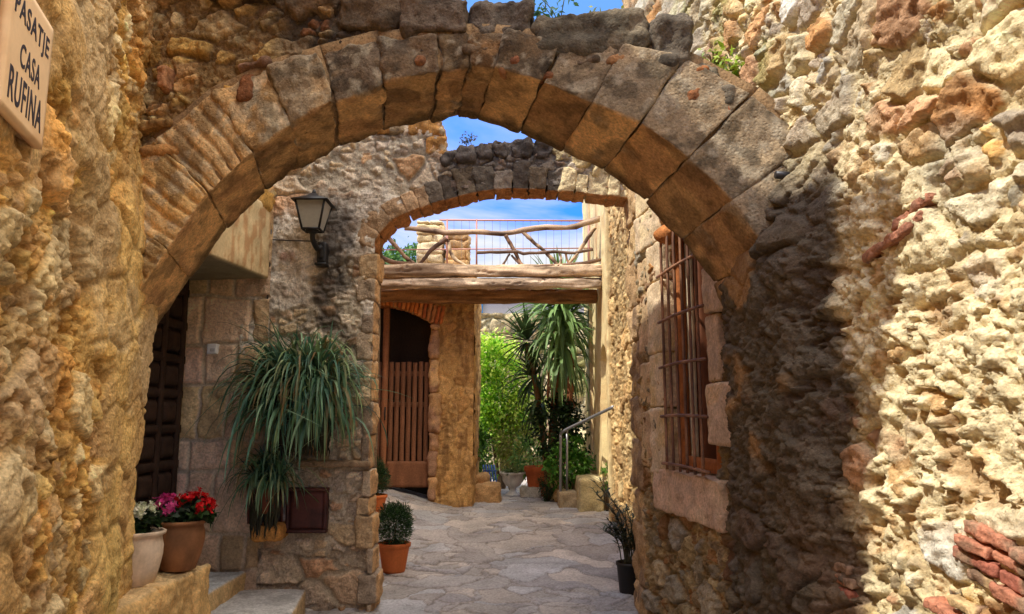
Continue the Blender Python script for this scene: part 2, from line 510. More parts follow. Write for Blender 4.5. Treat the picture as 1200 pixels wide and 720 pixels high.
# ================================================================== masonry recipe
def rubble(U, V, P, seed, big=.26, small=.10, pbig=.5, asp=1.3, amp=.055, palette=None, mortar=None, pbig_map=None,
           crumb=.4, rough=.016, mort=.05, cjit=.25, dirt_shade=.55):
    hb, pb, ib, eb = stones(U, V, big, asp, seed, .2, mort, .12)
    fc1 = facet(U, V, .055, seed + 201); fc2 = facet(U, V, .026, seed + 202)
    hs_, ps, is_, es = stones(U, V, small, asp * .9, seed + 50, .28, mort * 1.4, .16)
    pm = pbig if pbig_map is None else pbig_map
    isb = rnd(ib, 20) < pm
    cr_, pc, ic, ec = stones(U, V, .038, 1.15, seed + 77, .35, .06, .20)
    lump = crumb * (.28 * cr_ + .34 * fbm(P, .07, 4, seed + 3))
    keep_s = rnd(is_, 21) < .72
    hs2 = np.where(keep_s, hs_ * .62 + .12, 0) * np.clip(eb / .06, 0, 1)
    h = np.where(isb, hb, np.maximum(hs2, lump + .12))
    prof = np.where(isb, pb, np.where(keep_s & (hs2 > lump + .12), ps, .35))
    h = amp * (h - .55) + rough * .55 * fbm(P, .055, 5, seed + 8) + (.011 * fc1 + .006 * fc2) * np.clip(.4 + prof, 0, 1) + .025 * fbm(P, .7, 3, seed + 12)
    cb = pick(ib, palette, 11, cjit); cs = pick(is_, palette, 13, cjit)
    stone_c = np.where(isb[..., None], cb, cs) * (1 + .22 * fc1 + .12 * fc2)[..., None]
    sm = np.where(isb, sstep(.15, .6, pb), np.where(keep_s & (hs2 > lump + .1), sstep(.15, .7, ps), 0))
    mc = mortar * (1 + .22 * fbm(P, .09, 4, seed + 31))[..., None]
    col = mix(mc, stone_c, sm)
    col = col * (1 + .20 * fbm(P, .16, 5, seed + 41))[..., None]
    # joint dirt and crevice shade, both darkened into the colour of low spots
    cav = sstep(.35, -.15, h / amp + .15)
    col = col * (1 - dirt_shade * .5 * cav)[..., None]
    return h, col, prof

# ================================================================== ground
def gz(X, Y):
    X = np.asarray(X, float); Y = np.asarray(Y, float)
    return .25 * sstep(6.0, 11.8, Y) + .24 * sstep(-.8, -2.0, X) * sstep(8.3, 11.6, Y)

def paving_fn(U, V, P):
    wx = .5 * fbm(P, .5, 3, 301); wy = .5 * fbm(P, .5, 3, 302)
    e1, i1, a1, b1 = voro(U / .62 + wx, V / .50 + wy, 71, .95)
    e2, i2, a2, b2 = voro(U / .27 + wx * 1.6, V / .20 + wy * 1.6, 72, .95)
    small = rnd(i1, 5) < .38
    e = np.where(small, np.minimum(e1 * 2.0, e2), e1 * 2.0)
    bid = np.where(small, i2, i1)
    crack = sstep(.008, .06, e)
    # chisel ridges running across the slabs
    Pa = np.stack([U * .45 + .3 * V, V * 1.5, 0 * U], -1)
    rdg = np.abs(fbm(Pa, .20, 5, 88))
    split = sstep(.0, .035, np.abs(fbm(np.stack([U * .55, V * 1.25, 0 * U + 5], -1), .42, 4, 91)))
    tilt = (rnd(bid, 6) - .5) * .02 + np.where(small, (a2 * (rnd(bid, 7) - .5) + b2 * (rnd(bid, 8) - .5)), (a1 * (rnd(bid, 7) - .5) + b1 * (rnd(bid, 8) - .5))) * .022
    h = .010 * crack + .014 * split + tilt * crack + .010 * rdg + .006 * fbm(P, .09, 5, 95) - .02
    pl = pal((172,166,162),(180,172,164),(166,160,158),(186,176,166),(170,162,156),(176,174,174))
    c = pick(bid, pl, 11, .16)
    c = c * (1 + .22 * fbm(P, .25, 5, 97))[..., None]
    c = mix(lin((104,88,72)) * (1 + .2 * fbm(P, .05, 3, 99))[..., None], c, np.clip(.42 + .58 * crack * (.55 + .45 * split), 0, 1))
    return h + gz(U, V), c

bigG = Acc()
xs = np.linspace(-60, 60, 61); ys = np.linspace(-30, 400, 87)
X, Y = np.meshgrid(xs, ys, indexing='ij')
Z = -.06 + np.where(Y > 15, np.minimum((Y - 15) * .012, 1.0), 0) * 0 + .0 * X + .12 * sstep(11, 16, Y) * 0
cg = lin((140, 118, 88)) * (1 + .2 * fbm(np.stack([X, Y, Z], -1), 6, 4, 5))[..., None]
bigG.add(np.stack([X, Y, Z], -1), grid_quads(len(xs), len(ys)), cg)
tag(bigG.build('ground', M['paving']), kind='structure')

us = steps(-4.5, .08, -2.6, .014, 1.75, .05, 4.2)
vs = steps(-2.0, .08, 4.6, .012, 10.5, .018, 13.2, .06, 22)
tag(sheet('paving', (0, 0, 0), (1, 0, 0), (0, 0, 1), us, vs, paving_fn, M['paving'], up=(0, 1, 0)), kind='structure')

# ================================================================== LEFT HOUSE (street wall, tall part behind the arch)
lh = empty('stone_house', (-4, 2, 0), 'tall ochre rubble stone house wall along the left, carrying the street name plaque', 'house')
OC = pal((232,186,104),(224,174,94),(238,200,124),(210,166,110),(224,196,142),(198,152,88),(236,176,96),(240,212,154))
def left_fn(U, V, P):
    pz = sstep(3.55, 3.95, U + .25 * fbm(P, .5, 3, 7)) * sstep(3.35, 2.7, V + .2 * fbm(P, .4, 3, 8))
    # a smoother rendered patch low on the left edge
    pz2 = sstep(.0, .3, .28 - np.abs(U - 2.55) + .1 * fbm(P, .3, 3, 17)) * sstep(0, .25, .42 - np.abs(V - 1.15) + .1 * fbm(P, .3, 3, 18))
    pz = np.maximum(np.maximum(pz, pz2 * .9), .8 * sstep(.16, .36, fbm(P, .8, 4, 27)))
    sgm = sstep(.06, .0, np.maximum(np.abs(U - 2.33) - .24, np.abs(V - 2.76) - .27) + .02 * fbm(P, .1, 3, 19))
    h, col, prof = rubble(U, V, P, 21, big=.27, small=.10, pbig=.50, asp=1.2, amp=.042, palette=OC, mortar=lin((230,182,104)), crumb=.6, rough=.032, dirt_shade=.35)
    hp = .018 * fbm(P, .25, 5, 33) + .008 * fbm(P, .05, 4, 34) + .03
    cr_, pc, ic, ec = stones(U, V, .33, 1.25, 555, .15, .03, .1)
    hp = hp + .016 * pc
    cp = lin((236,196,122)) * (1 + .18 * fbm(P, .3, 5, 35))[..., None]
    cp = mix(cp, lin((176,138,96)), .5 * sstep(0, .4, fbm(P, .5, 4, 36)))
    cp = cp * (1 - .35 * (1 - sstep(0, .5, pc)))[..., None]
    h = mix(h, hp, pz); col = mix(col, cp, pz)
    col = mix(col, lin((206,186,150)) * (1 + .2 * fbm(P, .08, 4, 28))[..., None], .45 * sstep(.05, .4, fbm(P, .5, 5, 29)))
    h = mix(h, .018 + .006 * fbm(P, .06, 4, 20), sgm); col = mix(col, lin((196,164,118)) * np.ones(U.shape + (3,)), .7 * sgm)
    # greenish grey dirt low down, pale efflorescence patches
    col = mix(col, col * np.array([.72, .80, .72]), .6 * sstep(.1, .5, fbm(P, .45, 4, 38)) * sstep(1.6, .4, V))
    pit = sstep(.25, .45, fbm(P, .12, 4, 41)) * (1 - .8 * pz)
    h = h - .034 * pit; col = mix(col, lin((150,106,58)), .6 * pit)
    h = h + .05 * fbm(P, 1.1, 3, 40) * (1 - sgm)
    return h, col
us = steps(-5.0, .12, 1.2, .0095, 4.74)
vs = steps(-.1, .0095, 5.0, .07, 7.05)
eL = np.array([-.3, 1, 0]); nL = np.array([1, .3, 0]) / math.hypot(1, .3)
sheet('wall', (-.95, 0, 0), eL, nL, us, vs, left_fn, M['stone'], lh, keep=lambda u, v: ~((v > 4.6) & (u < 1.89)))

# façade over the doorway recess, plane running along the alley
fx0, fy0, fx1, fy1 = -2.36, 4.62, -2.13, 6.42
fe = np.array([fx1 - fx0, fy1 - fy0, 0]); fl = np.linalg.norm(fe); fe /= fl; fn_ = np.array([fe[1], -fe[0], 0])
def facade_fn(U, V, P):
    h, col, prof = rubble(U, V, P, 61, big=.28, small=.12, pbig=.5, amp=.05, palette=OC, mortar=lin((170,140,100)))
    return h, col
sheet('upper_wall', (fx0, fy0, 0), fe, fn_, np.linspace(0, fl, 90), steps(3.35, .03, 5, .08, 7.05), facade_fn, M['stone'], lh)
# house body, eaves and roof (seen only from the side)
a = Acc()
for (x0, x1, y0, y1, z0, z1) in ((-8.5, -3.05, -5, 1.75, 0, 4.45), (-8.5, -3.05, 1.75, 6.9, 0, 7.04)):
    c8 = hexa((0, 0, 0), (1, 0, 0), (0, 1, 0), (0, 0, 1), x0, x1, y0, y1, z0, z1)
    block(a, c8, .25, .05, .05, 3, plaincol(lin((190,150,95)), .3, .4, 3), .5)
for (y0, y1, zz) in ((1.75, 1.95, 6.0), ):
    c8 = hexa((0, 0, 0), (1, 0, 0), (0, 1, 0), (0, 0, 1), -8.5, -1.60, 1.87, 2.10, 4.5, 7.04)
    block(a, c8, .25, .03, .04, 4, plaincol(lin((190,150,95)), .3, .4, 3), .5)
    for k in range(6):   # unseen stepped blocks added to fill out the eave's shadow
        c8 = hexa((0, 0, 0), (1, 0, 0), (0, 1, 0), (0, 0, 1), -4.5, -1.60, 1.87 - .085 * (k + 1), 2.0, 6.42 + .105 * k, 7.05)
        block(a, c8, .25, .02, .01, 4, plaincol(lin((190,150,95)), .3, .4, 3), .5)
a.build('house_body', M['stone'], lh)
a = Acc()
def tilecol(p, P, N, h): return np.tile(lin((176,98,62)), (len(P), 1)) * (1 + .3 * np.sin(P[:, 1] * 30) * .4 + .2 * fbm(P, .3, 3, 9))[:, None]
# high roof with overhanging eave towards the lane, low roof behind
c8 = hexa((0, 0, 0), (1, 0, 0), (0, 1, 0), (0, 0, 1), -8.8, -2.0, 1.36, 6.15, 7.05, 7.19)
c8[0, :, :, 2] += 1.6
c8[1, 0, :, 0] = -1.60; c8[1, 1, :, 0] = -2.48
block(a, c8, .2, .02, .02, 5, tilecol)
block(a, hexa((0, 0, 0), (1, 0, 0), (0, 1, 0), (0, 0, 1), -3.1, -2.45, 5.16, 5.9, 7.0, 8.9), .2, .02, .02, 5, tilecol)  # unseen stack added only to throw the shadow edge on the second arch
c8 = hexa((0, 0, 0), (1, 0, 0), (0, 1, 0), (0, 0, 1), -8.8, -.8, -5.2, 1.6, 4.5, 4.63)
for j in range(2): c8[0, j, :, 2] += 1.5
for k in range(2):
    c8[1, 0, k, 0] = .55; c8[1, 1, k, 0] = -1.35
block(a, c8, .2, .02, .02, 6, tilecol)
a.build('roof', M['clay'], lh)

# ------------------------------------------------------------------ doorway recess: lintel, jamb, door
a = Acc()
# deep lintel with painted face
lz0, lz1 = 2.78, 3.42
def lintcol(p, P, N, h):
    c = np.tile(lin((214,190,146)), (len(P), 1))
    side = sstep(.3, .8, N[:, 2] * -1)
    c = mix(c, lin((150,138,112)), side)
    st = sstep(.1, .45, fbm(P * np.array([1, 3.2, .8]), .12, 4, 14))
    c = mix(c, lin((176,116,66)), .6 * st * (1 - side))
    return c * (1 + .15 * fbm(P, .1, 4, 15))[:, None]
c8 = hexa((fx0, fy0, 0), fe, fn_, (0, 0, 1), 0.02, fl - .06, -.95, .02, lz0, lz1)
block(a, c8, .025, .015, .008, 31, lintcol, .12)
a.build('lintel', M['plaster'], lh)

JX = -2.80
def jamb_fn(U, V, P):
    h, prof, bid, d = ashlar(U + .03 * fbm(P, .3, 3, 4), V + .03 * fbm(P, .3, 3, 6) + .1, [.42, .30, .52, .26, .46, .36], .34, 44, .010, .03)
    pl = pal((234,204,172),(224,192,160),(240,212,176),(216,184,144),(228,192,166),(206,178,132))
    c = pick(bid, pl, 11, .15)
    m = lin((206,188,160)) * np.ones(U.shape + (3,))
    c = mix(m, c, sstep(.1, .6, prof)) * (1 + .2 * fbm(P, .14, 5, 47))[..., None]
    c = mix(c, lin((160,120,50)), .6 * sstep(.0, .5, fbm(P, .35, 4, 48)) * sstep(2.0, 2.7, V))
    c = mix(c, lin((156,130,108)), .6 * sstep(.9, .2, V))
    return .030 * h + .014 * fbm(P, .1, 5, 49) - .02, c
us = steps(-.5, .03, 0, .009, .70); vs = np.arange(-.1, 3.45, .009)
sheet('door_jamb', (JX, 6.44, 0), (.985, -.06, 0), (-.06, -1, 0), us, vs, jamb_fn, M['ashlar'], lh)
# painted reddish strip at the corner
# inner back of recess beyond the door
dr = link('door', make_mesh('door', np.zeros((0, 3)), np.zeros((0, 4), int)) , lh) if False else None
a = Acc()
dc = lin((62,44,34))
dcol = plaincol(dc, .35, .06, 5)
fr = hexa((0, 0, 0), (1, 0, 0), (0, 1, 0), (0, 0, 1), JX - .10, JX - .05, 4.95, 6.42, .5, 2.80)
block(a, fr, .03, .005, .003, 7, dcol)
pz_ = np.linspace(.62, 2.66, 8); py_ = np.linspace(5.02, 6.36, 5)
for i in range(7):
    for j in range(4):
        c8 = hexa((0, 0, 0), (1, 0, 0), (0, 1, 0), (0, 0, 1), JX - .052, JX - .012, py_[j] + .04, py_[j + 1] - .04, pz_[i] + .04, pz_[i + 1] - .04)
        c8[1, 0, :, 1] += .05; c8[1, 1, :, 1] -= .05; c8[1, :, 0, 2] += .05; c8[1, :, 1, 2] -= .05
        block(a, c8, .03, .004, .002, 8 + i * 4 + j, dcol)
for i in range(8):
    c8 = hexa((0, 0, 0), (1, 0, 0), (0, 1, 0), (0, 0, 1), JX - .052, JX - .022, 4.95, 6.42, pz_[i] - .035, pz_[i] + .035)
    block(a, c8, .04, .006, .002, 60 + i, dcol)
for j in range(5):
    c8 = hexa((0, 0, 0), (1, 0, 0), (0, 1, 0), (0, 0, 1), JX - .052, JX - .019, py_[j] - .035, py_[j] + .035, .5, 2.80)
    block(a, c8, .04, .006, .002, 80 + j, dcol)
door = a.build('door', M['wood'], lh)
door['label'] = 'dark panelled wooden door deep in the doorway'
a = Acc()
for k in range(24):
    t = k / 24 * 2 * math.pi
tube(a, [(JX + .0 + .01, 5.62 + .06 * math.cos(t), 1.55 + .06 * math.sin(t)) for t in np.linspace(0, 2 * math.pi, 20)], .009, lin((60,52,44)), 6)
a.build('handle', M['iron'], door)

# stone steps up to the door: each a thing
def stepcol(seed, front, top):
    def f(p, P, N, h):
        t = sstep(.55, .9, N[:, 2])
        c = mix(np.tile(lin(front), (len(P), 1)), lin(top), t)
        c = mix(c, c * .7, .6 * sstep(.05, .5, fbm(P, .2, 4, seed)))
        return c * (1 + .25 * fbm(P, .07, 4, seed + 2))[:, None]
    return f
def stepblock(label, x0, x1, y0, y1, z1, seed, front, top, amp=.012, skew=0):
    a = Acc()
    c8 = hexa((0, 0, 0), (1, 0, 0), (0, 1, 0), (0, 0, 1), x0, x1, y0, y1, -.12, z1)
    c8[1, 0, :, 0] += skew
    block(a, c8, .013, .03, amp, seed, stepcol(seed, front, top), .14, octv=5)
    return tag(a.build('stone_step', M['ashlar']), label, 'step')
stepblock('lowest worn grey stone step, standing alone in front of the hanging grass plant wall', -2.30, -1.70, 5.35, 6.41, .19, 5, (200,172,130), (204,202,200), skew=.16)
stepblock('middle stone step with dark grey tread, one above the lowest', -2.66, -2.20, 5.57, 6.41, .33, 6, (214,182,130), (196,198,200))
a = Acc()
for k, (y0, y1) in enumerate(((4.2, 4.78), (4.785, 5.30), (5.305, 5.56))):
    c8 = hexa((0, 0, 0), (1, 0, 0), (0, 1, 0), (0, 0, 1), -2.95, -2.17 + .01 * k, y0, y1, -.1, .55 + .006 * k)
    block(a, c8, .012, .045, .034, 90 + k, stepcol(90, (222,182,120), (214,182,132)), .16, octv=5)
tag(a.build('stone_ledge', M['ashlar']), 'rough ochre stone ledge by the door that the two flower pots stand on', 'ledge')
a = Acc()
c8 = hexa((0, 0, 0), (1, 0, 0), (0, 1, 0), (0, 0, 1), -3.2, -2.64, 5.57, 6.44, -.1, .50)
block(a, c8, .03, .03, .012, 95, stepcol(90, (170,140,100), (150,140,126)), .16)
c8 = hexa((0, 0, 0), (1, 0, 0), (0, 1, 0), (0, 0, 1), -3.2, -2.84, 4.3, 6.44, -.1, .515)
block(a, c8, .04, .03, .008, 96, stepcol(90, (170,140,100), (150,140,126)), .16)
a.build('threshold', M['ashlar'], lh)

# ================================================================== RIGHT HOUSE WALL (sunlit, with barred window)
RA, RB = 1.87, -.138
def rx(Y): return RA + RB * Y
rh = empty('stone_house', (3, 3, 0), 'sunlit rubble stone house wall along the right with a barred window', 'house')
RP = pal((232,214,168),(196,168,120),(188,180,160),(200,150,96),(196,152,104),(224,208,166),(186,170,146),(202,180,142),(218,190,136),(200,156,116),(204,198,182),(214,202,170),(196,188,166),(222,206,170))
def rnd_big(U, V):
    return rnd(stones(U, V, .18, 1.4, 121, .2, .05, .12)[2], 33)
def right_fn(U, V, P):
    up = sstep(2.15, 2.75, V + .45 * fbm(P, .8, 3, 101) + (U - 2.6) * .12)
    lo = sstep(1.3, .95, V + .3 * fbm(P, .6, 3, 102))
    pm = np.clip(.10 + .62 * up + .38 * lo, 0, 1)
    h, col, prof = rubble(U, V, P, 121, big=.18, small=.08, pbig=.5, pbig_map=pm, asp=1.4, amp=.050, palette=RP,
                          mortar=lin((236,216,170)), crumb=1.05, rough=.030, dirt_shade=.35)
    # mortar coat of crumbled lumps in the middle zone
    mid = (1 - up) * (1 - lo) * sstep(4.3, 3.6, U)
    cr_, pc, ic, ec = stones(U, V, .062, 1.15, 131, .6, .03, .20)
    c2, p2, i2, e2 = stones(U, V, .028, 1.2, 132, .6, .03, .22)
    pit = sstep(.22, .42, fbm(P * np.array([1, .8, 1.2]), .095, 4, 138))
    lump = .027 * cr_ * (rnd(ic, 4) > .3) + .013 * c2 + .036 * fbm(P, .16, 5, 133) + .012 * facet(U, V, .05, 136) - .02 - .040 * pit
    sel = mid * sstep(-.35, .0, fbm(P, .5, 3, 134) + .25)
    h = mix(h, lump, sel)
    lc = lin((240,222,178)) * (1 + .16 * fbm(P, .12, 4, 135) + .22 * (rnd(ic, 9) - .5))[..., None]
    lc = mix(lc, lin((170,124,78)), .6 * pit)
    lc = mix(lc, lin((196,150,92)), .75 * (rnd(ic, 10) < .07) * sstep(.1, .5, pc))
    org = sstep(2.85, 2.6, U + .1 * fbm(P, .3, 3, 137)) * sstep(2.0, 2.2, V) * sstep(2.75, 2.55, V)
    col = mix(col, lc, sel)
    col = mix(col, col * np.array([.98, .76, .50]), .85 * org * sstep(.3, .8, prof) * (rnd_big(U, V) > .35))
    # lime / lichen grey over the upper part near the arch
    g = sstep(-.1, .35, fbm(P, .5, 5, 141) + .35 * sstep(3.4, 4.6, U) + .2 * sstep(3.2, 4.2, V) - .25)
    col = mix(col, lin((186,180,158)) * (1 + .25 * fbm(P, .06, 4, 142))[..., None], .60 * g * up)
    mos = sstep(.25, .5, fbm(P, .25, 5, 143)) * sstep(3.0, 3.6, V) * sstep(3.3, 3.9, U) * sstep(5.4, 4.6, U)
    col = mix(col, lin((134,138,62)), .55 * mos)
    # zone against the arch: lichen plus the cast shadow darkened into the colour, tawny patches
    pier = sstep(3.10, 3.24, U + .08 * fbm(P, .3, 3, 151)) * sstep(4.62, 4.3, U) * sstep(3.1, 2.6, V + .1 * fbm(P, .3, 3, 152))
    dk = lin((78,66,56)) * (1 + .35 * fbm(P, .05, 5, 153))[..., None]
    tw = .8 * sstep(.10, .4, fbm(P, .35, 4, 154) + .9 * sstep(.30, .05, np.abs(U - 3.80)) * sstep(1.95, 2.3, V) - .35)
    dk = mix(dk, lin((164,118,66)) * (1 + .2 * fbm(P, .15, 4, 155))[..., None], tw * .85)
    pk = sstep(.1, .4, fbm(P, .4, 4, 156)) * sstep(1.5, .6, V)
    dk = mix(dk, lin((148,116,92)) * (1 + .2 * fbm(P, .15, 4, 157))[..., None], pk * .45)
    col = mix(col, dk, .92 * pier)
    smooth = pier * tw * .7
    h = mix(h, .03 + .012 * fbm(P, .2, 5, 158), smooth)
    h = h + .14 * sstep(3.15, 3.5, U) * sstep(4.32, 4.05, U) * sstep(2.9, 2.3, V)      # shallow pier carrying the arch
    # around and under the window: wall shadow painted in as a darker, browner colour
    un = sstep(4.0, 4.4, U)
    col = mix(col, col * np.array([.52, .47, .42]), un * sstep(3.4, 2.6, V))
    return h, col
eR = np.array([RB, 1, 0]); nR = np.array([-1, RB, 0]); nR /= np.linalg.norm(nR)
W0, W1, WZ0, WZ1 = 4.60, 5.36, 1.235, 3.22
us = steps(-5.0, .12, 1.5, .009, 4.2, .012, 6.02); vs = steps(-.12, .0092, 4.5, .03, 6.4)
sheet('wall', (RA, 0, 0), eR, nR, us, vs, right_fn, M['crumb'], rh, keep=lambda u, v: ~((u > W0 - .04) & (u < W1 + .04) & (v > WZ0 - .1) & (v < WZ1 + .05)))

# brick repair patches (part of the wall)
a = Acc()
def bcol(c):
    return plaincol(lin(c), .3, .05, 6, lin((150,120,96)), .12)
rb = random.Random(5)
def bricks(u0, z0, rows, n, lean, cols, out):
    a = Acc()
    for r in range(rows):
        u = u0 + rb.uniform(-.04, .04)
        for k in range(n):
            l = rb.uniform(.09, .19); hh = rb.uniform(.034, .046)
            zz = z0 + r * .052 + (u - u0) * lean + rb.uniform(-.006, .006)
            c8 = hexa((RA, 0, 0), eR, nR, (0, 0, 1), u, u + l, -.06, out + rb.uniform(-.012, .015), zz, zz + hh)
            c8[1, :, :, 2] += lean * l
            block(a, c8, .008, .010, .008, rb.randint(1, 999), bcol(rb.choice(cols)), .04)
            u += l + rb.uniform(.008, .02)
    a.build('brick_patch', M['stone'], rh)
RC = [(176,112,88), (170,104,84), (186,124,96), (206,174,126), (164,98,80)]
bricks(2.10, .98, 4, 3, .20, RC, .040)
bricks(2.30, .86, 2, 3, .15, RC, .036)
bricks(3.22, .84, 3, 3, .05, RC, .035)
bricks(2.62, 2.30, 2, 2, -.25, [(170,116,90), (186,130,96)], .03)

# window: ashlar surround
win = empty('window', (rx(5), 5, 2.2), None, None); win.parent = rh; win.matrix_parent_inverse = Matrix.Translation(-rh.location)
def sub(o):  # parent a sub-part under the window
    o.parent = win; o.matrix_parent_inverse = win.matrix_basis.inverted(); return o
def ashcol(c, c2, seed):
    return plaincol(lin(c), .25, .09, seed, lin(c2), .3)
a = Acc()
def wb(u0, u1, z0, z1, o0, o1, seed, c=(214,190,156), c2=(226,202,158), res=.014, rad=.016):
    block(a, hexa((RA, 0, 0), eR, nR, (0, 0, 1), u0, u1, o0, o1, z0, z1), res, rad, .012, seed, ashcol(c, c2, seed), .12, octv=5)
# far jamb: courses of alternating width (the long ones reach the wall end)
for k, (z0, z1, u1) in enumerate(((1.18, 1.66, 5.72), (1.665, 2.06, 5.70), (2.065, 2.60, 5.72), (2.605, 2.90, 5.70))):
    wb(5.36, u1, z0, z1, -.34, .035, 200 + k, c2=(206,178,130))
    wb(u1 + .006, 6.0, z0 + .03, z1 - .02 - .03 * (k % 2), -.1, .012, 210 + k, c=(196,164,128), c2=(206,176,134))
wb(5.36, 5.99, 2.905, 3.20, -.34, .035, 205); wb(5.20, 5.95, 3.205, 3.55, -.34, .03, 206)
# near jamb
for k, (z0, z1, u0) in enumerate(((1.43, 1.80, 4.18), (1.805, 2.22, 4.42), (2.225, 2.52, 4.30), (2.525, 3.20, 4.44))):
    wb(u0, 4.60, z0, z1, -.34, .05 if k in (0, 2) else .03, 220 + k, c=(196,168,142), c2=(206,174,138))
wb(4.40, 5.19, 3.205, 3.55, -.34, .03, 226, c=(160,134,112))
sub(a.build('stone_surround', M['ashlar']))
a = Acc(); wb(4.46, 5.66, .93, 1.225, -.34, .042, 230, c=(206,174,148), c2=(212,182,152)); sub(a.build('sill', M['ashlar']))
# cusped hood stones in the head of the opening
a = Acc()
for k, (u, z, s) in enumerate(((5.27, 3.14, .12), (5.25, 2.90, .085))):
    V_, Q_ = lattice(12, 12, 12)
    d = V_ / np.linalg.norm(V_, axis=1, keepdims=True)
    loc = np.array([RA, 0, 0]) + eR * u + nR * .0 + np.array([0, 0, z])
    Pw = loc + d[:, :1] * nR * .12 + d[:, 1:2] * eR * s * 1.1 + d[:, 2:] * np.array([0, 0, s * .8])
    if np.dot(np.cross(nR, eR), (0, 0, 1)) < 0: Q_ = Q_[:, ::-1]
    Pw = Pw + .02 * fbm(Pw, .1, 4, 7)[:, None] * d
    a.add(Pw, Q_, noisy(lin((184,118,66)), .25, .06, 4)(Pw))
sub(a.build('carved_cusp', M['ashlar']))
# reveal head, casement, curtain panels, glass
a = Acc()
def wp(acc, u0, u1, z0, z1, o0, o1, c, seed=1, amp=.002, res=.03):
    block(acc, hexa((RA, 0, 0), eR, nR, (0, 0, 1), u0, u1, o0, o1, z0, z1), res, .006, amp, seed, plaincol(lin(c), .25, .05, seed))
woodc = (166,100,54)
for (u0, u1) in ((4.62, 4.70), (5.25, 5.345)): wp(a, u0, u1, 1.24, 3.18, -.105, -.05, woodc, 3)
for (z0, z1) in ((1.24, 1.33), (3.08, 3.18)): wp(a, 4.70, 5.25, z0, z1, -.10, -.055, woodc, 4)
sub(a.build('frame', M['wood']))
a = Acc(); wp(a, 4.62, 5.215, 1.30, 3.12, -.31, -.30, (30,30,32), 5, 0); sub(a.build('glass', M['darkglass']))
a = Acc(); wp(a, 5.25, 5.335, 1.26, 3.16, -.165, -.112, (240,226,190), 6); wp(a, 5.20, 5.335, 1.26, 3.16, -.30, -.172, (120,70,44), 7)
sub(a.build('shutter', M['paint']))
a = Acc()
rust = noisy(lin((108,74,56)), .3, .04, 5, lin((156,112,82)), .1)
ub = np.linspace(4.66, 5.30, 6)
for k, u in enumerate(ub):
    base = np.array([RA, 0, 0]) + eR * u + nR * .055
    pts = [base + np.array([0, 0, z]) for z in np.linspace(1.235, 2.82, 14)]
    # top bends back into the wall
    for t in np.linspace(.15, 1, 8):
        pts.append(base + nR * (-.20 * (1 - math.cos(t * 1.5))) + np.array([0, 0, 2.82 + .26 * math.sin(t * 1.5)]))
    tube(a, pts, .0105, rust, 8)
for z in (1.27, 1.60, 1.95, 2.28, 2.62):
    pts = [np.array([RA, 0, 0]) + eR * u + nR * (.058 + .004 * math.sin(u * 9)) + np.array([0, 0, z + .006 * math.sin(u * 5 + z)]) for u in np.linspace(4.56, 5.40, 16)]
    tube(a, pts, .011, rust, 8)
sub(a.build('grille', M['iron']))
# house body and roof
a = Acc()
c8 = hexa((0, 0, 0), (1, 0, 0), (0, 1, 0), (0, 0, 1), 2.9, 8.5, -5, 13, 0, 6.2)
block(a, c8, .3, .05, .05, 13, plaincol(lin((190,160,110)), .3, .4, 3), .5)
for k in range(1):
    c8 = hexa((0, 0, 0), (1, 0, 0), (0, 1, 0), (0, 0, 1), 1.02, 3.2, 6.02, 6.62, -.1, 5.6)
    z = -.1; k2 = 0
    while z < 5.6:
        hh = (.34, .48, .28, .42)[k2 % 4]
        c8 = hexa((0, 0, 0), (1, 0, 0), (0, 1, 0), (0, 0, 1), 1.035 + .012 * (k2 % 3), 3.2, 6.0 + .01 * (k2 % 2), 6.62, z, z + hh - .006)
        block(a, c8, .022, .03, .03, 140 + k2, plaincol(lin(((196,164,122), (180,148,108), (206,176,130))[k2 % 3]), .3, .1, k2, lin((150,124,96)), .25), .12)
        z += hh; k2 += 1
a.build('house_body', M['stone'], rh)
a = Acc()
c8 = hexa((0, 0, 0), (1, 0, 0), (0, 1, 0), (0, 0, 1), 1.75, 8.8, -5.2, 13, 6.42, 6.6)
for j in range(2): c8[1, j, :, 2] += 1.6
for k in range(2): c8[0, 0, k, 0] = 2.5
block(a, c8, .25, .02, .02, 15, tilecol); a.build('roof', M['clay'], rh)
# ================================================================== NEAR ARCH across the lane
A0 = np.array([-2.27, 4.4, 0]); AE = np.array([.977, -.214, 0]); AE /= np.linalg.norm(AE)
AN = np.array([AE[1], -AE[0], 0])          # towards the camera
AW = np.array([-.2, 1, 0]) * .62           # depth of the vault along the lane
def asz(px, py):
    p = hit(px, py, A0, AN); return np.array([np.dot(p - A0, AE), p[2]])
def ap(s, z, o=0.0): return A0 + AE * s + np.array([0, 0, z]) + AN * o
J = np.array([asz(*q) for q in ((150,372),(203,296),(250,229),(300,182),(347,149),(398,124),(455,101),(519,89),(553,82),(583,84),(638,102),(696,126),(751,149),(808,190),(858,239),(902,298),(940,372))])
TK = np.array([.56,.56,.54,.50,.42,.36,.30,.24,.22,.22,.26,.36,.42,.46,.48,.46,.40])
tg = np.gradient(J, axis=0); tg /= np.linalg.norm(tg, axis=1, keepdims=True)
nm = np.stack([-tg[:, 1], tg[:, 0]], 1)
EXT = J + nm * TK[:, None]
arch = empty('stone_arch', (0, 4.2, 0), 'big dark weathered stone arch spanning the lane in the foreground', 'arch')
a = Acc()
soff = lin((214,172,118)); soff2 = lin((186,144,98))
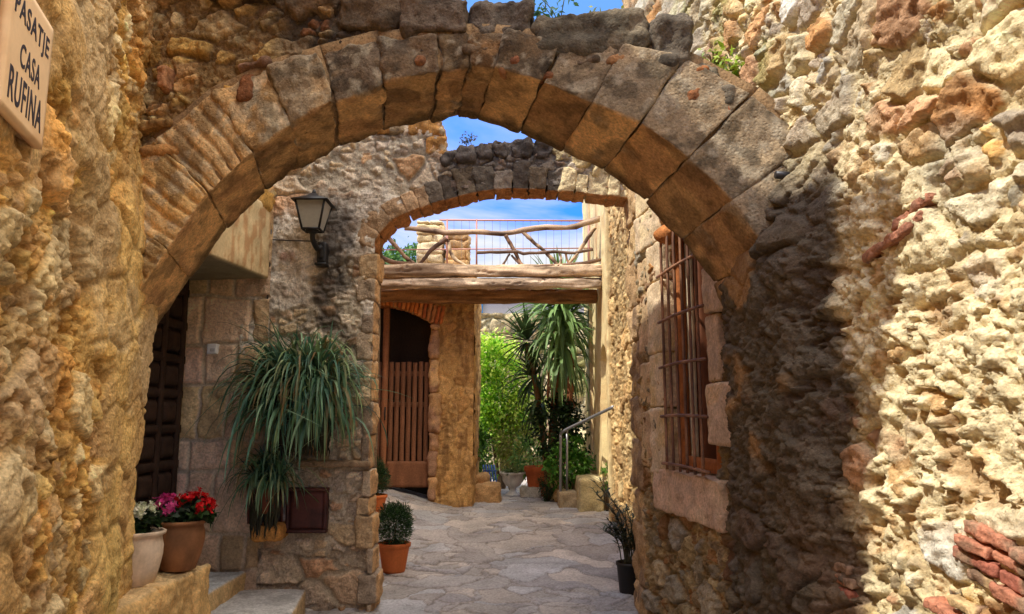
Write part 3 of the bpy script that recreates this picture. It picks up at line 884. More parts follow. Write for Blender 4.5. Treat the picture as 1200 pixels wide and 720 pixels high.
def vcol(i, front, f2):
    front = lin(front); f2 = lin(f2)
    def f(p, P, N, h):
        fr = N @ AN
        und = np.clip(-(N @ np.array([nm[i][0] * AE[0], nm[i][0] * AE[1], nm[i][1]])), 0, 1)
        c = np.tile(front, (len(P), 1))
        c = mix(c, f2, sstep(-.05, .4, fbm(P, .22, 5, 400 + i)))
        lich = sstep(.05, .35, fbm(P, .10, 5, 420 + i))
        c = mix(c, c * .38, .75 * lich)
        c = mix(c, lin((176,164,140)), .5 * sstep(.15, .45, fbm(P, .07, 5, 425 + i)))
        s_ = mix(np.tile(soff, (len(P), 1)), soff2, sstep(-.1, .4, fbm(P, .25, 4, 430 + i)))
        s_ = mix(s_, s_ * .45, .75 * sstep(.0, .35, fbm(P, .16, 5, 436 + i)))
        s_ = mix(s_, lin((70,58,36)), .8 * sstep(.5, .95, p[:, 2] + .25 * fbm(P, .15, 4, 440)))   # darker towards the rear arris
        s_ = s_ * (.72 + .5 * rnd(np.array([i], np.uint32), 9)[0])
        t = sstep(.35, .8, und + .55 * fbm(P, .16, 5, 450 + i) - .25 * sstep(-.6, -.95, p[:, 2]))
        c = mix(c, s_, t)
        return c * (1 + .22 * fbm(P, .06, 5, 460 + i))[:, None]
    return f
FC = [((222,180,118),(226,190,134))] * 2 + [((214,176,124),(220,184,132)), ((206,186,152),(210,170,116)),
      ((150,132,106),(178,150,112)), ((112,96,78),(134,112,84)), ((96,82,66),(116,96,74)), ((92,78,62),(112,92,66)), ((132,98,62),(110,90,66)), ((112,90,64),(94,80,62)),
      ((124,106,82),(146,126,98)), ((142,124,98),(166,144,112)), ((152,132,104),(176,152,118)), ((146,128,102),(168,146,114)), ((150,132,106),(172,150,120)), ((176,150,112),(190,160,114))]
for i in range(len(J) - 1):
    c8 = np.zeros((2, 2, 2, 3))
    off = .03 * (rnd(np.array([i]), 3)[0] - .3)
    gap = .002 if 3 <= i <= 8 else .001
    for x in (0, 1):
        g = gap if x == 0 else -gap
        ii = i + x
        tt = tg[ii]
        for y in (0, 1):
            q = (J[ii] if y == 0 else EXT[ii]) + tt * g
            for k in (0, 1):
                c8[x, y, k] = ap(q[0], q[1], .045 + off) + (AW if k else 0) + np.array([0, 0, -.05 * k])
    groove = i in (0, 1, 2)
    def ex(p, P, N, i=i, groove=groove):
        fr = sstep(.5, .8, N @ AN)
        o = .012 * fbm(P, .3, 4, 470 + i)
        if groove: o = o + fr * (-.022 * np.maximum(0, np.sin(p[:, 0] * 15 + 1.2 * fbm(P, .25, 3, 8) + p[:, 1] * .8)) ** 1.5 * sstep(-.5, .1, fbm(P, .3, 3, 12) + .3))
        return o
    amp = .024 if i in (3, 4, 5, 6, 7, 8) else .011
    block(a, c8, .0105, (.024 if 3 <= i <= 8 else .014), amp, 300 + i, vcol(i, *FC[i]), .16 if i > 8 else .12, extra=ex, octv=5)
a.build('arch_ring', M['stone'], arch)
# mortar bed behind the joints
a = Acc()
for i in range(len(J) - 1):
    c8 = np.zeros((2, 2, 2, 3))
    for x in (0, 1):
        for y in (0, 1):
            q = J[i + x] + nm[i + x] * (.028 if y == 0 else TK[i + x] + .05)
            for k in (0, 1): c8[x, y, k] = ap(q[0], q[1], .018) + (AW * .97 if k else 0) + np.array([0, 0, -.05 * k])
    block(a, c8, .05, .001, .006, 380 + i, plaincol(lin((150,120,84)), .3, .08, 381), .1)
a.build('mortar', M['stone'], arch)

# masonry above the ring
top_s = np.array([asz(170, -60)[0], asz(330, -30)[0], asz(470, 42)[0], asz(560, 50)[0], asz(690, 62)[0], asz(800, 62)[0], asz(835, 110)[0], asz(890, 180)[0]])
top_z = np.array([4.75, 4.5, asz(470, 40)[1], asz(560, 47)[1], asz(690, 62)[1], asz(800, 66)[1], asz(835, 118)[1], asz(890, 190)[1]])
ext_s = np.concatenate([[-3], EXT[:, 0]]); ext_z = np.concatenate([[EXT[0, 1] - .3], EXT[:, 1]])
o_ = np.argsort(ext_s)
BP = pal((112,94,74),(94,80,64),(134,112,84),(150,120,80),(104,90,72),(160,136,100),(88,76,62),(150,104,72))
def spand_fn(U, V, P):
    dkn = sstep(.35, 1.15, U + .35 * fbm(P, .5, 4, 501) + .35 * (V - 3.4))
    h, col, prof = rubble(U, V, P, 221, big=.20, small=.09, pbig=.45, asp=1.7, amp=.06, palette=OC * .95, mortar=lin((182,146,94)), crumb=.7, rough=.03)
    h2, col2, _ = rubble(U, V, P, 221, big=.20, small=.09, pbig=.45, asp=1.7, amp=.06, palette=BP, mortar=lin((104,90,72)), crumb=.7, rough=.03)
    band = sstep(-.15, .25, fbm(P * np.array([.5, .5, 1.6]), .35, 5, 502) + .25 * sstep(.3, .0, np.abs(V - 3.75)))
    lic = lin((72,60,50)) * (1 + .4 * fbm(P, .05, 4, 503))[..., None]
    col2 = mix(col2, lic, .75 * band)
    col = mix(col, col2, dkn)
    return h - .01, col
us = np.arange(-.25, 3.45, .0095); vs = np.arange(2.0, 4.8, .0095)
def kp(u, v): return (v > np.interp(u, ext_s[o_], ext_z[o_]) - .10) & (v < np.interp(u, top_s, top_z) + .02)
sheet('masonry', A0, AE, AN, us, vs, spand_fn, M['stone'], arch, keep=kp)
us = np.arange(-.25, 3.45, .03); vs = np.arange(2.0, 4.8, .03)
sheet('masonry', A0 + AW * .94, AE, -AN, us, vs, lambda U, V, P: (.04 * fbm(P, .2, 4, 5), np.tile(lin((120,100,76)), U.shape + (1,))), M['stone'], arch, keep=kp)
# coping stones
a = Acc()
caps = [(-40, 120, -120, -60, (120,98,70)), (122, 240, -70, -8, (112,92,68)), (242, 330, -60, 0, (104,86,66)), (332, 400, -40, 16, (112,92,70)), (402, 472, -16, 38, (100,84,66)), (474, 556, -2, 44, (106,90,74)), (559, 629, 0, 50, (104,92,78)), (632, 764, 14, 66, (116,104,84)), (766, 812, 24, 84, (98,88,74)), (806, 846, 74, 128, (120,110,90))]
for k, (p0, p1, y0, y1, c) in enumerate(caps):
    q0, q1 = asz(p0, y1), asz(p1, y1); t0, t1 = asz(p0, y0), asz(p1, y0)
    c8 = np.zeros((2, 2, 2, 3))
    for x in (0, 1):
        for y in (0, 1):
            s = (q0, q1)[x][0]; z = ((q0, q1), (t0, t1))[y][x][1]
            for kk in (0, 1): c8[x, y, kk] = ap(s, z, .05 + .02 * ((k * 7) % 3 - 1)) + AW * (1.02 if kk else 0)
    block(a, c8, .011, .055, .045, 520 + k, plaincol(lin(c), .35, .06, 520 + k, lin(c) * .55, .2), .15, octv=5)
# small packing stones between ring and coping
rb = random.Random(3)
for (px, py, wpx, hpx, c) in ((640,92,22,12,(168,112,76)),(726,74,28,12,(176,128,84)),(762,90,30,22,(142,124,94)),(810,94,38,22,(184,120,72)),(812,118,18,24,(176,116,74)),(838,132,34,12,(170,100,66)),(848,118,26,30,(112,102,86)),
                         (606,78,14,14,(164,104,70)),(592,88,10,12,(172,120,80)),(497,74,14,12,(140,96,66)),(292,104,16,34,(160,104,66)),(195,94,14,26,(186,134,92)),(300,78,36,12,(160,122,96)),(560,62,30,10,(120,98,74)),(690,76,26,9,(110,92,72)),(150,150,60,16,(206,160,96)),(190,180,44,14,(190,140,84)),(180,150,50,14,(196,150,90))):
    q0 = asz(px - wpx / 2, py + hpx / 2); q1 = asz(px + wpx / 2, py - hpx / 2)
    c8 = np.zeros((2, 2, 2, 3)); sl_ = rb.uniform(-.02, .02)
    for x in (0, 1):
        for y in (0, 1):
            for kk in (0, 1): c8[x, y, kk] = ap((q0, q1)[x][0], (q0, q1)[y][1] + sl_ * (x - .5), -.12 if kk else .055)
    block(a, c8, .010, .025, .02, 560 + px, plaincol(lin(c), .3, .05, px, lin(c) * .6, .12), .08)
a.build('coping', M['stone'], arch)

# ================================================================== LAMP WALL with the second arch
LY = 6.45
wall2 = empty('stone_arch', (-1.5, LY, 0), 'grey weathered stone wall with the smaller second arch, carrying the lantern', 'arch')
def l2(px, py): return at(px, py, LY)
LPAL = pal((228,208,180),(216,190,160),(236,218,190),(210,194,172),(222,180,136),(200,184,164),(232,206,166),(214,174,138))
def lamp_fn(U, V, P):
    h, col, prof = rubble(U, V, P, 321, big=.24, small=.095, pbig=.42, asp=1.5, amp=.05, palette=LPAL, mortar=lin((208,194,170)), crumb=.6, rough=.022, dirt_shade=.4)
    # thick grey-white lime coat on the upper pier
    coat = sstep(-.1, .25, fbm(P, .4, 4, 601) + .5 * sstep(2.0, 2.5, V) * sstep(3.75, 3.35, V) - .15) * sstep(1.3, 2.1, V) * sstep(3.9, 3.4, V)
    hc = .03 + .02 * fbm(P, .18, 5, 602) + .012 * fbm(P, .035, 4, 603) * 1.5
    h = mix(h, hc, coat * .85)
    cc = mix(lin((226,216,202)) * np.ones(U.shape + (3,)), lin((184,170,154)), sstep(-.1, .4, fbm(P, .12, 5, 604)))
    col = mix(col, cc * (1 + .25 * fbm(P, .05, 5, 605))[..., None], coat * .8)
    # soot-black lichen streak running down from behind the lantern to the pier
    xs_ = -1.58 + .12 * fbm(P, .5, 3, 606)
    st = sstep(.30, .05, np.abs(U - xs_) + .12 * fbm(P, .12, 5, 607)) * sstep(2.25, 2.55, V + .2 * fbm(P, .2, 4, 610)) * sstep(3.7, 3.3, V)
    st = np.maximum(st, .8 * sstep(.1, .4, fbm(P, .14, 5, 608)) * sstep(1.7, 2.1, V) * sstep(2.7, 2.2, V) * sstep(-2.0, -1.8, U))
    col = mix(col, lin((62,56,54)) * (1 + .4 * fbm(P, .03, 4, 609))[..., None], .85 * st)
    # red-brown smudge by the lantern
    col = mix(col, lin((150,92,80)), .6 * sstep(.12, .02, np.hypot(U + 2.0, (V - 3.0) * 1.4) + .08 * fbm(P, .1, 4, 612)))
    # dark upper band over the arch, with the house shadow painted into the colour
    col = mix(col, lin((98,90,84)) * (1 + .4 * fbm(P, .05, 5, 613))[..., None], .85 * sstep(-.72, -.5, U + .1 * fbm(P, .2, 4, 615)) * sstep(.62, .42, U + .05 * fbm(P, .2, 4, 616)) * sstep(3.45, 3.6, V))
    # browner and darker towards the base
    col = mix(col, col * np.array([.80, .72, .64]), .8 * sstep(1.1, .3, V + .2 * fbm(P, .4, 3, 614)))
    return h, col
in2 = np.array([l2(*q) for q in ((433,430),(433,360),(434,322),(438,292),(450,268),(475,252),(507,240),(545,229),(583,223),(620,223),(655,225),(700,229),(748,234))])
in2x, in2z = in2[:, 0], in2[:, 2]
tp = np.array([l2(*q) for q in ((300,130),(400,136),(516,146),(519,178),(560,171),(600,166),(640,167),(668,174),(716,194),(760,216))])
us = np.arange(-2.36, 1.20, .0105); vs = np.arange(-.06, 4.5, .0105)
def kp2(u, v):
    zi = np.interp(u, in2x[2:], in2z[2:]); zt = np.interp(u, tp[:, 0], tp[:, 2])
    return (v < zt) & ((u < in2x[0] + .02) | ((v > zi + .06) & (u > in2x[0])))
sheet('wall', (0, LY, 0), (1, 0, 0), (0, -1, 0), us, vs, lamp_fn, M['stone'], wall2, keep=kp2)
us = np.arange(-2.36, 1.20, .04); vs = np.arange(-.06, 4.5, .04)
sheet('wall', (0, LY + .27, 0), (1, 0, 0), (0, 1, 0), us, vs, lambda U, V, P: (.03 * fbm(P, .2, 4, 5), np.tile(lin((160,136,104)), U.shape + (1,))), M['stone'], wall2, keep=kp2)
# second ring
a = Acc()
idx = np.linspace(0, 1, 400)
crv = spline(np.stack([in2x[3:], in2z[3:]], 1), 400)
L_ = np.concatenate([[0], np.cumsum(np.linalg.norm(np.diff(crv, axis=0), axis=1))])
rb = random.Random(12); jt = [0]
while jt[-1] < L_[-1] - .1: jt.append(jt[-1] + rb.uniform(.10, .19))
jt[-1] = L_[-1]
jp = np.stack([np.interp(jt, L_, crv[:, 0]), np.interp(jt, L_, crv[:, 1])], 1)
tj = np.gradient(jp, axis=0); tj /= np.linalg.norm(tj, axis=1, keepdims=True); nj = np.stack([-tj[:, 1], tj[:, 0]], 1)
for i in range(len(jp) - 1):
    c8 = np.zeros((2, 2, 2, 3)); th = rb.uniform(.17, .27); o = rb.uniform(.0, .035)
    for x in (0, 1):
        q0 = jp[i + x] + tj[i + x] * (.0015 if x == 0 else -.0015)
        for y in (0, 1):
            q = q0 + nj[i + x] * th * y
            for k in (0, 1): c8[x, y, k] = (q[0], LY - o + (.31 + o) * k, q[1])
    xm = jp[i, 0]
    fc = (184,152,118) if xm < -.75 else (((104,94,82), (126,114,100), (88,78,68), (112,98,80))[i % 4] if xm < .42 else (220,200,156))  # sunlit and shaded stone colours painted in, split at the shadow edge
    fv = rb.uniform(.8, 1.15)
    def c2(p, P, N, h, fc=fc, i=i, fv=fv):
        c = np.tile(lin(fc) * fv, (len(P), 1))
        und = sstep(.3, .75, -(N[:, 0] * nj[i][0] + N[:, 2] * nj[i][1]))
        c = mix(c, lin((190,128,74)), und * .85)
        return c * (1 + .3 * fbm(P, .07, 5, 640 + i))[:, None]
    block(a, c8, .0115, .010, .022, 650 + i, c2, .09, octv=5)
a.build('arch_ring', M['stone'], wall2)
# rough cap stones along the top
a = Acc()
px = 516
while px < 752:
    wpx = rb.uniform(18, 34); p0 = at(px, 190, LY)[0]; p1 = at(px + wpx, 190, LY)[0]
    zt = np.interp((p0 + p1) / 2, tp[3:, 0], tp[3:, 2])
    c8 = hexa((0, 0, 0), (1, 0, 0), (0, 1, 0), (0, 0, 1), p0, p1, LY - .03, LY + .30, zt - .14, zt + rb.uniform(-.005, .03))
    fc = (96,88,82) if px < 632 else (206,186,140)  # caps also coloured for sun and shade on either side of that edge
    block(a, c8, .014, .05, .04, 700 + int(px), plaincol(lin(fc), .35, .07, 7, lin(fc) * .7, .15), .1)
    px += wpx
for (p0, p1, y0, y1) in ((478, 520, 140, 160), (500, 521, 160, 182), (440, 478, 138, 156)):
    A_, B_ = at(p0, y1, LY), at(p1, y0, LY)
    block(a, hexa((0, 0, 0), (1, 0, 0), (0, 1, 0), (0, 0, 1), A_[0], B_[0], LY - .03, LY + .30, A_[2], B_[2]), .014, .04, .03, 760 + p0, plaincol(lin((170,150,120)), .35, .07, 7, lin((190,140,80)), .15), .1)
a.build('coping', M['stone'], wall2)
# quoins of the pier
a = Acc()
z = -.08
xr = at(434, 560, LY)[0]
k = 0
while z < 2.95:
    hh = rb.uniform(.10, .30); ln = rb.uniform(.06, .17)
    xe = xr + .07 * sstep(.9, .1, z) + rb.uniform(-.016, .016)
    c8 = hexa((0, 0, 0), (1, 0, 0), (0, 1, 0), (0, 0, 1), xe - ln, xe, LY - .018 - .04 * sstep(.8, .1, z), LY + .27, z, z + hh)
    c = [(184,164,138), (166,146,122), (194,166,130), (156,138,118), (178,150,114)][(k * 3) % 5]
    def c3(p, P, N, h, c=c):
        o = np.tile(lin(c), (len(P), 1)); o = mix(o, lin((222,170,108)), .6 * sstep(.5, .9, N[:, 0]))
        return o * (1 + .3 * fbm(P, .07, 5, 640))[:, None]
    block(a, c8, .011, .020, .020, 720 + k, c3, .1, octv=5)
    z += hh + .006; k += 1
a.build('pier_stones', M['stone'], wall2)

# ================================================================== FAR RIGHT HOUSE (beyond the second arch)
fr = empty('stone_house', (1.6, 9, 0), 'sunlit rubble and smooth plaster house beyond the second arch on the right', 'house')
FP = pal((214,180,124),(196,162,108),(220,192,138),(180,144,96),(204,164,108))
def fr_fn(U, V, P):
    h, col, prof = rubble(U, V, P, 821, big=.20, small=.08, pbig=.4, asp=1.3, amp=.036, palette=FP, mortar=lin((216,184,130)), crumb=.9, rough=.032, dirt_shade=.9)
    return h, col
FX = 1.36
us = steps(6.62, .02, 10.2); vs = steps(0, .014, 4.6, .03, 5.4)
sheet('wall', (FX, 0, 0), (0, 1, 0), (-1, 0, 0), us, vs, fr_fn, M['crumb'], fr)
def pl_fn(U, V, P):
    c = lin((226,204,150)) * (1 + .12 * fbm(P, .5, 5, 831))[..., None]
    c = mix(c, lin((196,160,110)), .6 * sstep(.1, .5, fbm(P, .4, 5, 832)))
    # doorway blind niche
    nich = sstep(.02, .0, np.maximum(np.abs(U - 10.75) - .32, (V - (2.35 + .25 * np.sqrt(np.clip(1 - ((U - 10.75) / .33) ** 2, 0, 1))))))
    grooves = .02 * sstep(3.9, 4.0, V) * (np.abs(np.sin(U * 7)) > .8)
    return .010 * fbm(P, .2, 5, 833) + .02 - .14 * nich + grooves, c
us = steps(10.2, .03, 13.4); vs = steps(0, .025, 6.2)
sheet('plaster_wall', (FX - .02, 0, 0), (0, 1, 0), (-1, 0, 0), us, vs, pl_fn, M['plaster'], fr)
a = Acc()
block(a, hexa((0, 0, 0), (1, 0, 0), (0, 1, 0), (0, 0, 1), 1.31, 1.7, 10.19, 10.25, 0, 5.0), .03, .01, .01, 1, plaincol(lin((214,190,140)), .2, .1, 4), .1)
block(a, hexa((0, 0, 0), (1, 0, 0), (0, 1, 0), (0, 0, 1), 1.28, 1.44, 12.2, 12.42, 0, 6.2), .04, .01, .006, 1, plaincol(lin((206,180,136)), .2, .1, 4), .1)
block(a, hexa((0, 0, 0), (1, 0, 0), (0, 1, 0), (0, 0, 1), 1.30, 1.44, 11.2, 11.32, 4.0, 6.2), .04, .01, .006, 1, plaincol(lin((196,160,116)), .2, .1, 4), .1)
a.build('pilaster', M['plaster'], fr)
# ================================================================== GATE HOUSE on the left beyond the second arch
def G(px, py, Y): return at(px, py, Y)
GY = 11.5
gh = empty('gate_house', (-1.5, GY, .4), 'orange stone house with a brick arched gateway, left behind the second arch', 'house')
GP = pal((196,150,92),(180,134,80),(206,164,108),(166,126,82),(190,140,80))
def gate_fn(U, V, P):
    h, col, prof = rubble(U, V, P, 921, big=.20, small=.085, pbig=.4, asp=1.1, amp=.05, palette=GP, mortar=lin((206,162,100)), crumb=1.0, rough=.03)
    q = sstep(-.05, .25, fbm(P, .4, 5, 925))
    h = mix(h * .8, .005 + .05 * fbm(P * np.array([1.8, 1, .7]), .13, 6, 926), .25 + .35 * q)
    col = mix(col, lin((214,166,100)) * (1 + .22 * fbm(P, .15, 5, 927))[..., None], (.15 + .35 * q))
    col = mix(col, lin((120,84,50)), .6 * sstep(.12, .42, fbm(P * np.array([2, 1, .5]), .2, 5, 929)))
    return h, col
gx1 = at(555, 480, GY)[0]; ox1 = at(503, 480, GY)[0]; ox0 = -3.0
def garch(x):   # height of the gate opening
    t = (x - (-2.15)) / .9
    return 3.32 - .30 * t * t
us = np.arange(-3.6, gx1 + .001, .016); vs = np.arange(.0, 3.95, .016)
sheet('wall', (0, GY, 0), (1, 0, 0), (0, -1, 0), us, vs, gate_fn, M['stone'], gh, keep=lambda u, v: ~((u > ox0) & (u < ox1) & (v < garch(u))))
us = np.arange(0, 2.2, .03)
sheet('wall', (gx1, GY, 0), (0, 1, 0), (1, 0, 0), us, np.arange(0, 3.95, .03), gate_fn, M['stone'], gh)
a = Acc()
for k, c8 in enumerate((hexa((0,0,0),(1,0,0),(0,1,0),(0,0,1), -6.5, gx1 - .02, GY + .55, 12.4, .1, 3.9), hexa((0,0,0),(1,0,0),(0,1,0),(0,0,1), -6.5, -2.35, 6.95, 11.4, 0, 5.6))):
    block(a, c8, .15, .03, .05, 31 + k, plaincol(lin((190,146,90)) if k else lin((60,48,36)), .3, .3, 3), .4)  # dark colour stands in for the unlit passage behind the gate
block(a, hexa((0,0,0),(1,0,0),(0,1,0),(0,0,1), -6.5, gx1 - .01, GY + .02, 12.52, 3.86, 3.95), .1, .01, .01, 35, plaincol(lin((190,160,120)), .3, .3, 3), .4)
a.build('house_body', M['stone'], gh)
a = Acc()   # eaves of the taller part
c8 = hexa((0,0,0),(1,0,0),(0,1,0),(0,0,1), -6.8, -2.15, 6.95, 11.5, 5.6, 5.75)
for j in range(2): c8[0, j, :, 2] += 1
block(a, c8, .2, .02, .02, 6, tilecol); a.build('roof', M['clay'], gh)
# jamb stones
a = Acc(); rb = random.Random(4); z = .35; k = 0
while z < 3.0:
    hh = rb.uniform(.24, .62); wdt = rb.uniform(.12, .19)
    block(a, hexa((0,0,0),(1,0,0),(0,1,0),(0,0,1), ox1 - .005, ox1 + wdt, GY - .07, GY + .5, z, min(z + hh, 3.02)), .02, .05, .03, 40 + k,
          plaincol(lin(((196,152,104), (206,164,112), (184,140,98))[k % 3]), .3, .08, k, lin((170,130,100)), .2), .12)
    z += hh + .006; k += 1
a.build('jamb', M['stone'], gh)
# brick soldier arch
a = Acc()
for i, x in enumerate(np.arange(-3.0, ox1 + .16, .064)):
    z0 = garch(min(x, ox1 + .02)) ; sl = .6 * (x + 2.15) / .9 * .3
    c8 = hexa((0,0,0),(1,0,0),(0,1,0),(0,0,1), x, x + .055, GY - .05 - rb.uniform(0, .015), GY + .3, z0, z0 + .29)
    c8[:, :, 1, 0] += sl * .29
    c = rb.choice(((196,112,58), (208,126,64), (184,104,60), (214,140,80), (200,134,84)))
    block(a, c8, .022, .012, .012, 60 + i, plaincol(lin(c), .3, .06, i), .06)
a.build('brick_arch', M['clay'], gh)
# low pillar stub at the corner
a = Acc()
p0, p1 = at(550, 560, 12.4), at(559, 493, 12.4)
block(a, hexa((0,0,0),(1,0,0),(0,1,0),(0,0,1), gx1 - .02, p1[0], 11.9, 12.6, 0, p1[2]), .03, .03, .02, 70, plaincol(lin((186,142,92)), .3, .1, 5), .15)
a.build('low_wall', M['stone'], gh)

# wooden gate: slatted leaf
gate = empty('wooden_gate', (-1.7, GY + .12, .45), 'brown slatted wooden gate under the orange brick arch', 'gate')
gw = (134, 90, 62)
def wcol(c, seed): 
    def f(p, P, N, h):
        Pg = P * np.array([14, 14, 1.2])
        return lin(c) * (1 + .35 * fbm(Pg, .6, 4, seed))[:, None]
    return f
gb = at(470, 572, GY)[2]; gt = at(470, 424, GY)[2]; gm = at(470, 541, GY)[2]
def leaf(x0, x1):
    n = max(2, int(round((x1 - x0) / .088)))
    w_ = (x1 - x0) / n
    for i in range(n):
        a = Acc()
        block(a, hexa((0,0,0),(1,0,0),(0,1,0),(0,0,1), x0 + i * w_ + .010, x0 + (i + 1) * w_ - .012, GY + .08, GY + .105, gm - .05, gt + rb.uniform(-.008, .008)), .05, .004, .003, 80 + i, wcol(gw, 80 + i))
        a.build('slat', M['wood'], gate)
    a = Acc()
    block(a, hexa((0,0,0),(1,0,0),(0,1,0),(0,0,1), x0, x1, GY + .06, GY + .125, gb, gm), .05, .006, .003, 79, wcol((138,92,62), 3))
    a.build('bottom_panel', M['wood'], gate)
    for z in (gt - .18, (gt + gm) / 2 + .1):
        a = Acc(); block(a, hexa((0,0,0),(1,0,0),(0,1,0),(0,0,1), x0, x1, GY + .108, GY + .15, z - .04, z + .04), .05, .005, .003, 78, wcol(gw, 5)); a.build('rail', M['wood'], gate)
xp = at(449.5, 480, GY)[0]
leaf(xp + .05, ox1 - .01); leaf(-2.95, xp - .05)
a = Acc(); block(a, hexa((0,0,0),(1,0,0),(0,1,0),(0,0,1), xp - .045, xp + .045, GY + .04, GY + .14, gb, garch(xp) - .01), .05, .006, .003, 77, wcol((150,98,64), 6)); a.build('post', M['wood'], gate)
a = Acc(); tube(a, [(xp + .02, GY + .02, gm + .62), (xp + .02, GY - .0, gm + .72), (xp + .02, GY + .02, gm + .82)], .012, lin((50,44,40)), 8); a.build('handle', M['iron'], gate)

# ================================================================== timber footbridge / terrace edge
br = empty('footbridge', (-.3, 11, 3.6), 'rustic timber footbridge spanning the lane high between two houses', 'footbridge')
def logcol(c, seed):
    def f(p, P, N, h):
        Pg = P * np.array([.35, 3, 3])
        o = np.tile(lin(c), (len(P), 1)) * (1 + .45 * fbm(Pg, .12, 5, seed))[:, None]
        return mix(o, lin((96,72,52)), .6 * sstep(.1, .4, fbm(Pg, .22, 4, seed + 3)))
    return f
def beam(name, px0, px1, y0, y1, Y, dep, c, seed, rad=.05, amp=.012):
    a = Acc(); p0, p1 = at(px0, y1, Y), at(px1, y0, Y)
    c8 = hexa((0,0,0),(1,0,0),(0,1,0),(0,0,1), p0[0], p1[0], Y, Y + dep, p0[2], p1[2])
    block(a, c8, .022, rad, amp, seed, logcol(c, seed), .35, extra=lambda p, P, N: .018 * fbm(P * np.array([.5, 7, 7]), .25, 4, seed + 9) - .03 * sstep(.06, .0, np.abs(fbm(P * np.array([.3, 4, 4]), .3, 3, seed + 19))))
    return a.build(name, M['wood'], br)
BY = 10.7
beam('beam', 441, 707, 309.5, 323.5, BY, .18, (206,178,146), 90)
beam('beam', 440, 707, 326, 337.5, BY - .02, .17, (210,186,158), 91, rad=.07)
beam('beam', 440, 700, 339, 354, 11.32, .2, (160,118,78), 92, rad=.02, amp=.012)  # recessed beam coloured darker so it reads as shaded
a = Acc()
zt = at(570, 322, BY)[2]
for i in range(4):
    block(a, hexa((0,0,0),(1,0,0),(0,1,0),(0,0,1), -2.2, 1.34, 10.9 + i * .11, 11.0 + i * .11, zt - .05, zt - .01), .06, .006, .006, 95 + i, logcol((150,110,74), i), .2)
a.build('deck', M['wood'], br)
def branch(name, pts, r0, r1, seed, c=(186,158,130), Y=BY + .06):
    q = spline([at(x, y, Y + (d if len(k) == 0 else k[0])) for (x, y, *k) in pts for d in (0,)], 22)
    a = Acc(); q = q + .02 * np.stack([fbm(q + seed, .25, 3, seed), fbm(q + seed, .25, 3, seed + 1), fbm(q + seed, .25, 3, seed + 2)], -1)
    rr = 1.25 * np.linspace(r0, r1, len(q)) * (1 + .22 * fbm(q + seed, .12, 3, seed + 5))
    tube(a, q, rr, noisy(lin(c), .4, .05, seed, lin((96,74,60)), .12), 10)
    return a.build(name, M['wood'], br)
branch('handrail', [(474,268),(500,270),(535,274),(565,272),(600,273),(640,267),(675,266),(704,256)], .030, .034, 1)
branch('handrail', [(442,290),(448,302),(466,308),(490,311),(540,313),(600,315),(650,313),(680,309),(705,303)], .028, .022, 2, (140,108,84))
branch('rail', [(560,295),(600,297),(640,295),(672,296),(694,293)], .020, .018, 3, (120,96,80))
for k, pts in enumerate((((453,278),(466,293),(484,311)), ((525,278),(508,292),(490,311)), ((524,282),(530,300),(548,314)), ((592,276),(602,292),(614,316)), ((610,270),(632,290),(656,312)),
                         ((698,266),(686,284),(667,310)), ((588,315),(594,304),(598,298)), ((598,298),(604,306),(612,314)), ((655,311),(657,302),(655,296)), ((668,310),(664,303),(662,297)))):
    branch('strut', pts, .026 if k < 6 else .015, .020 if k < 6 else .012, 20 + k, ((160,130,104),(120,90,74),(206,180,146),(170,130,100),(196,166,132),(206,176,140))[k % 6])
# thin red metal guard rail behind
mr = empty('metal_railing', (-.2, 11.75, 3.9), 'thin reddish metal guard rail along the terrace behind the branch railing', 'railing')
a = Acc(); P0, P1 = at(515, 258, 11.75), at(694, 259, 11.75); tube(a, [P0, P1], .015, lin((206,150,136)), 8); a.build('rail', M['paint'], mr)
P0, P1 = at(440, 293, 11.75), at(694, 291, 11.75); a = Acc(); tube(a, [P0, P1], .010, lin((200,146,134)), 8); a.build('rail', M['paint'], mr)
for px in (524, 558.5, 690):
    P0, P1 = at(px, 318, 11.75), at(px, 257, 11.75); a = Acc(); tube(a, [P0, P1], .015, lin((190,136,124)), 8); a.build('post', M['paint'], mr)
# wire mesh strands
a = Acc()
for px in range(532, 692, 9):
    P0, P1 = at(px, 314, 11.75), at(px, 259, 11.75); tube(a, [P0, P1], .0025, lin((150,140,136)), 4, False)
a.build('wire_mesh', M['metal'], mr)

# stone pillars on the terrace
rb = random.Random(8)
def pillar(label, px0, px1, y0, Y, cols, seed):
    a = Acc(); p0, p1 = at(px0, y0, Y), at(px1, y0, Y); z = 3.8; k = 0; W_ = p1[0] - p0[0]
    while z < p1[2]:
        hh = min(rb.uniform(.12, .24), p1[2] - z + .02); x = p0[0]
        while x < p1[0] - .02:
            ww = min(rb.uniform(.18, .5), p1[0] - x + .01)
            block(a, hexa((0,0,0),(1,0,0),(0,1,0),(0,0,1), x, x + ww - .01, Y, Y + .5, z, z + hh - .008), .03, .035, .03, seed + k, plaincol(lin(rb.choice(cols)), .25, .1, k), .12)
            x += ww; k += 1
        z += hh
    block(a, hexa((0,0,0),(1,0,0),(0,1,0),(0,0,1), p0[0] + .03, p1[0] - .03, Y + .03, Y + .46, 3.8, p1[2] - .06), .1, .03, .01, seed, plaincol(lin((206,180,136)), .2, .1, 3))
    return tag(a.build('stone_pillar', M['stone']), label, 'pillar', 'pillars on the terrace')
CP = [(226,206,160), (214,190,140), (206,184,146), (230,214,176)]
pillar('taller cream stone pillar on the terrace, left of its neighbour', 489, 519, 259, 11.95, CP, 400)
pillar('shorter tawny stone pillar on the terrace, right of its neighbour', 522, 549, 272, 12.0, [(206,170,120), (190,156,112), (214,184,136)], 500)

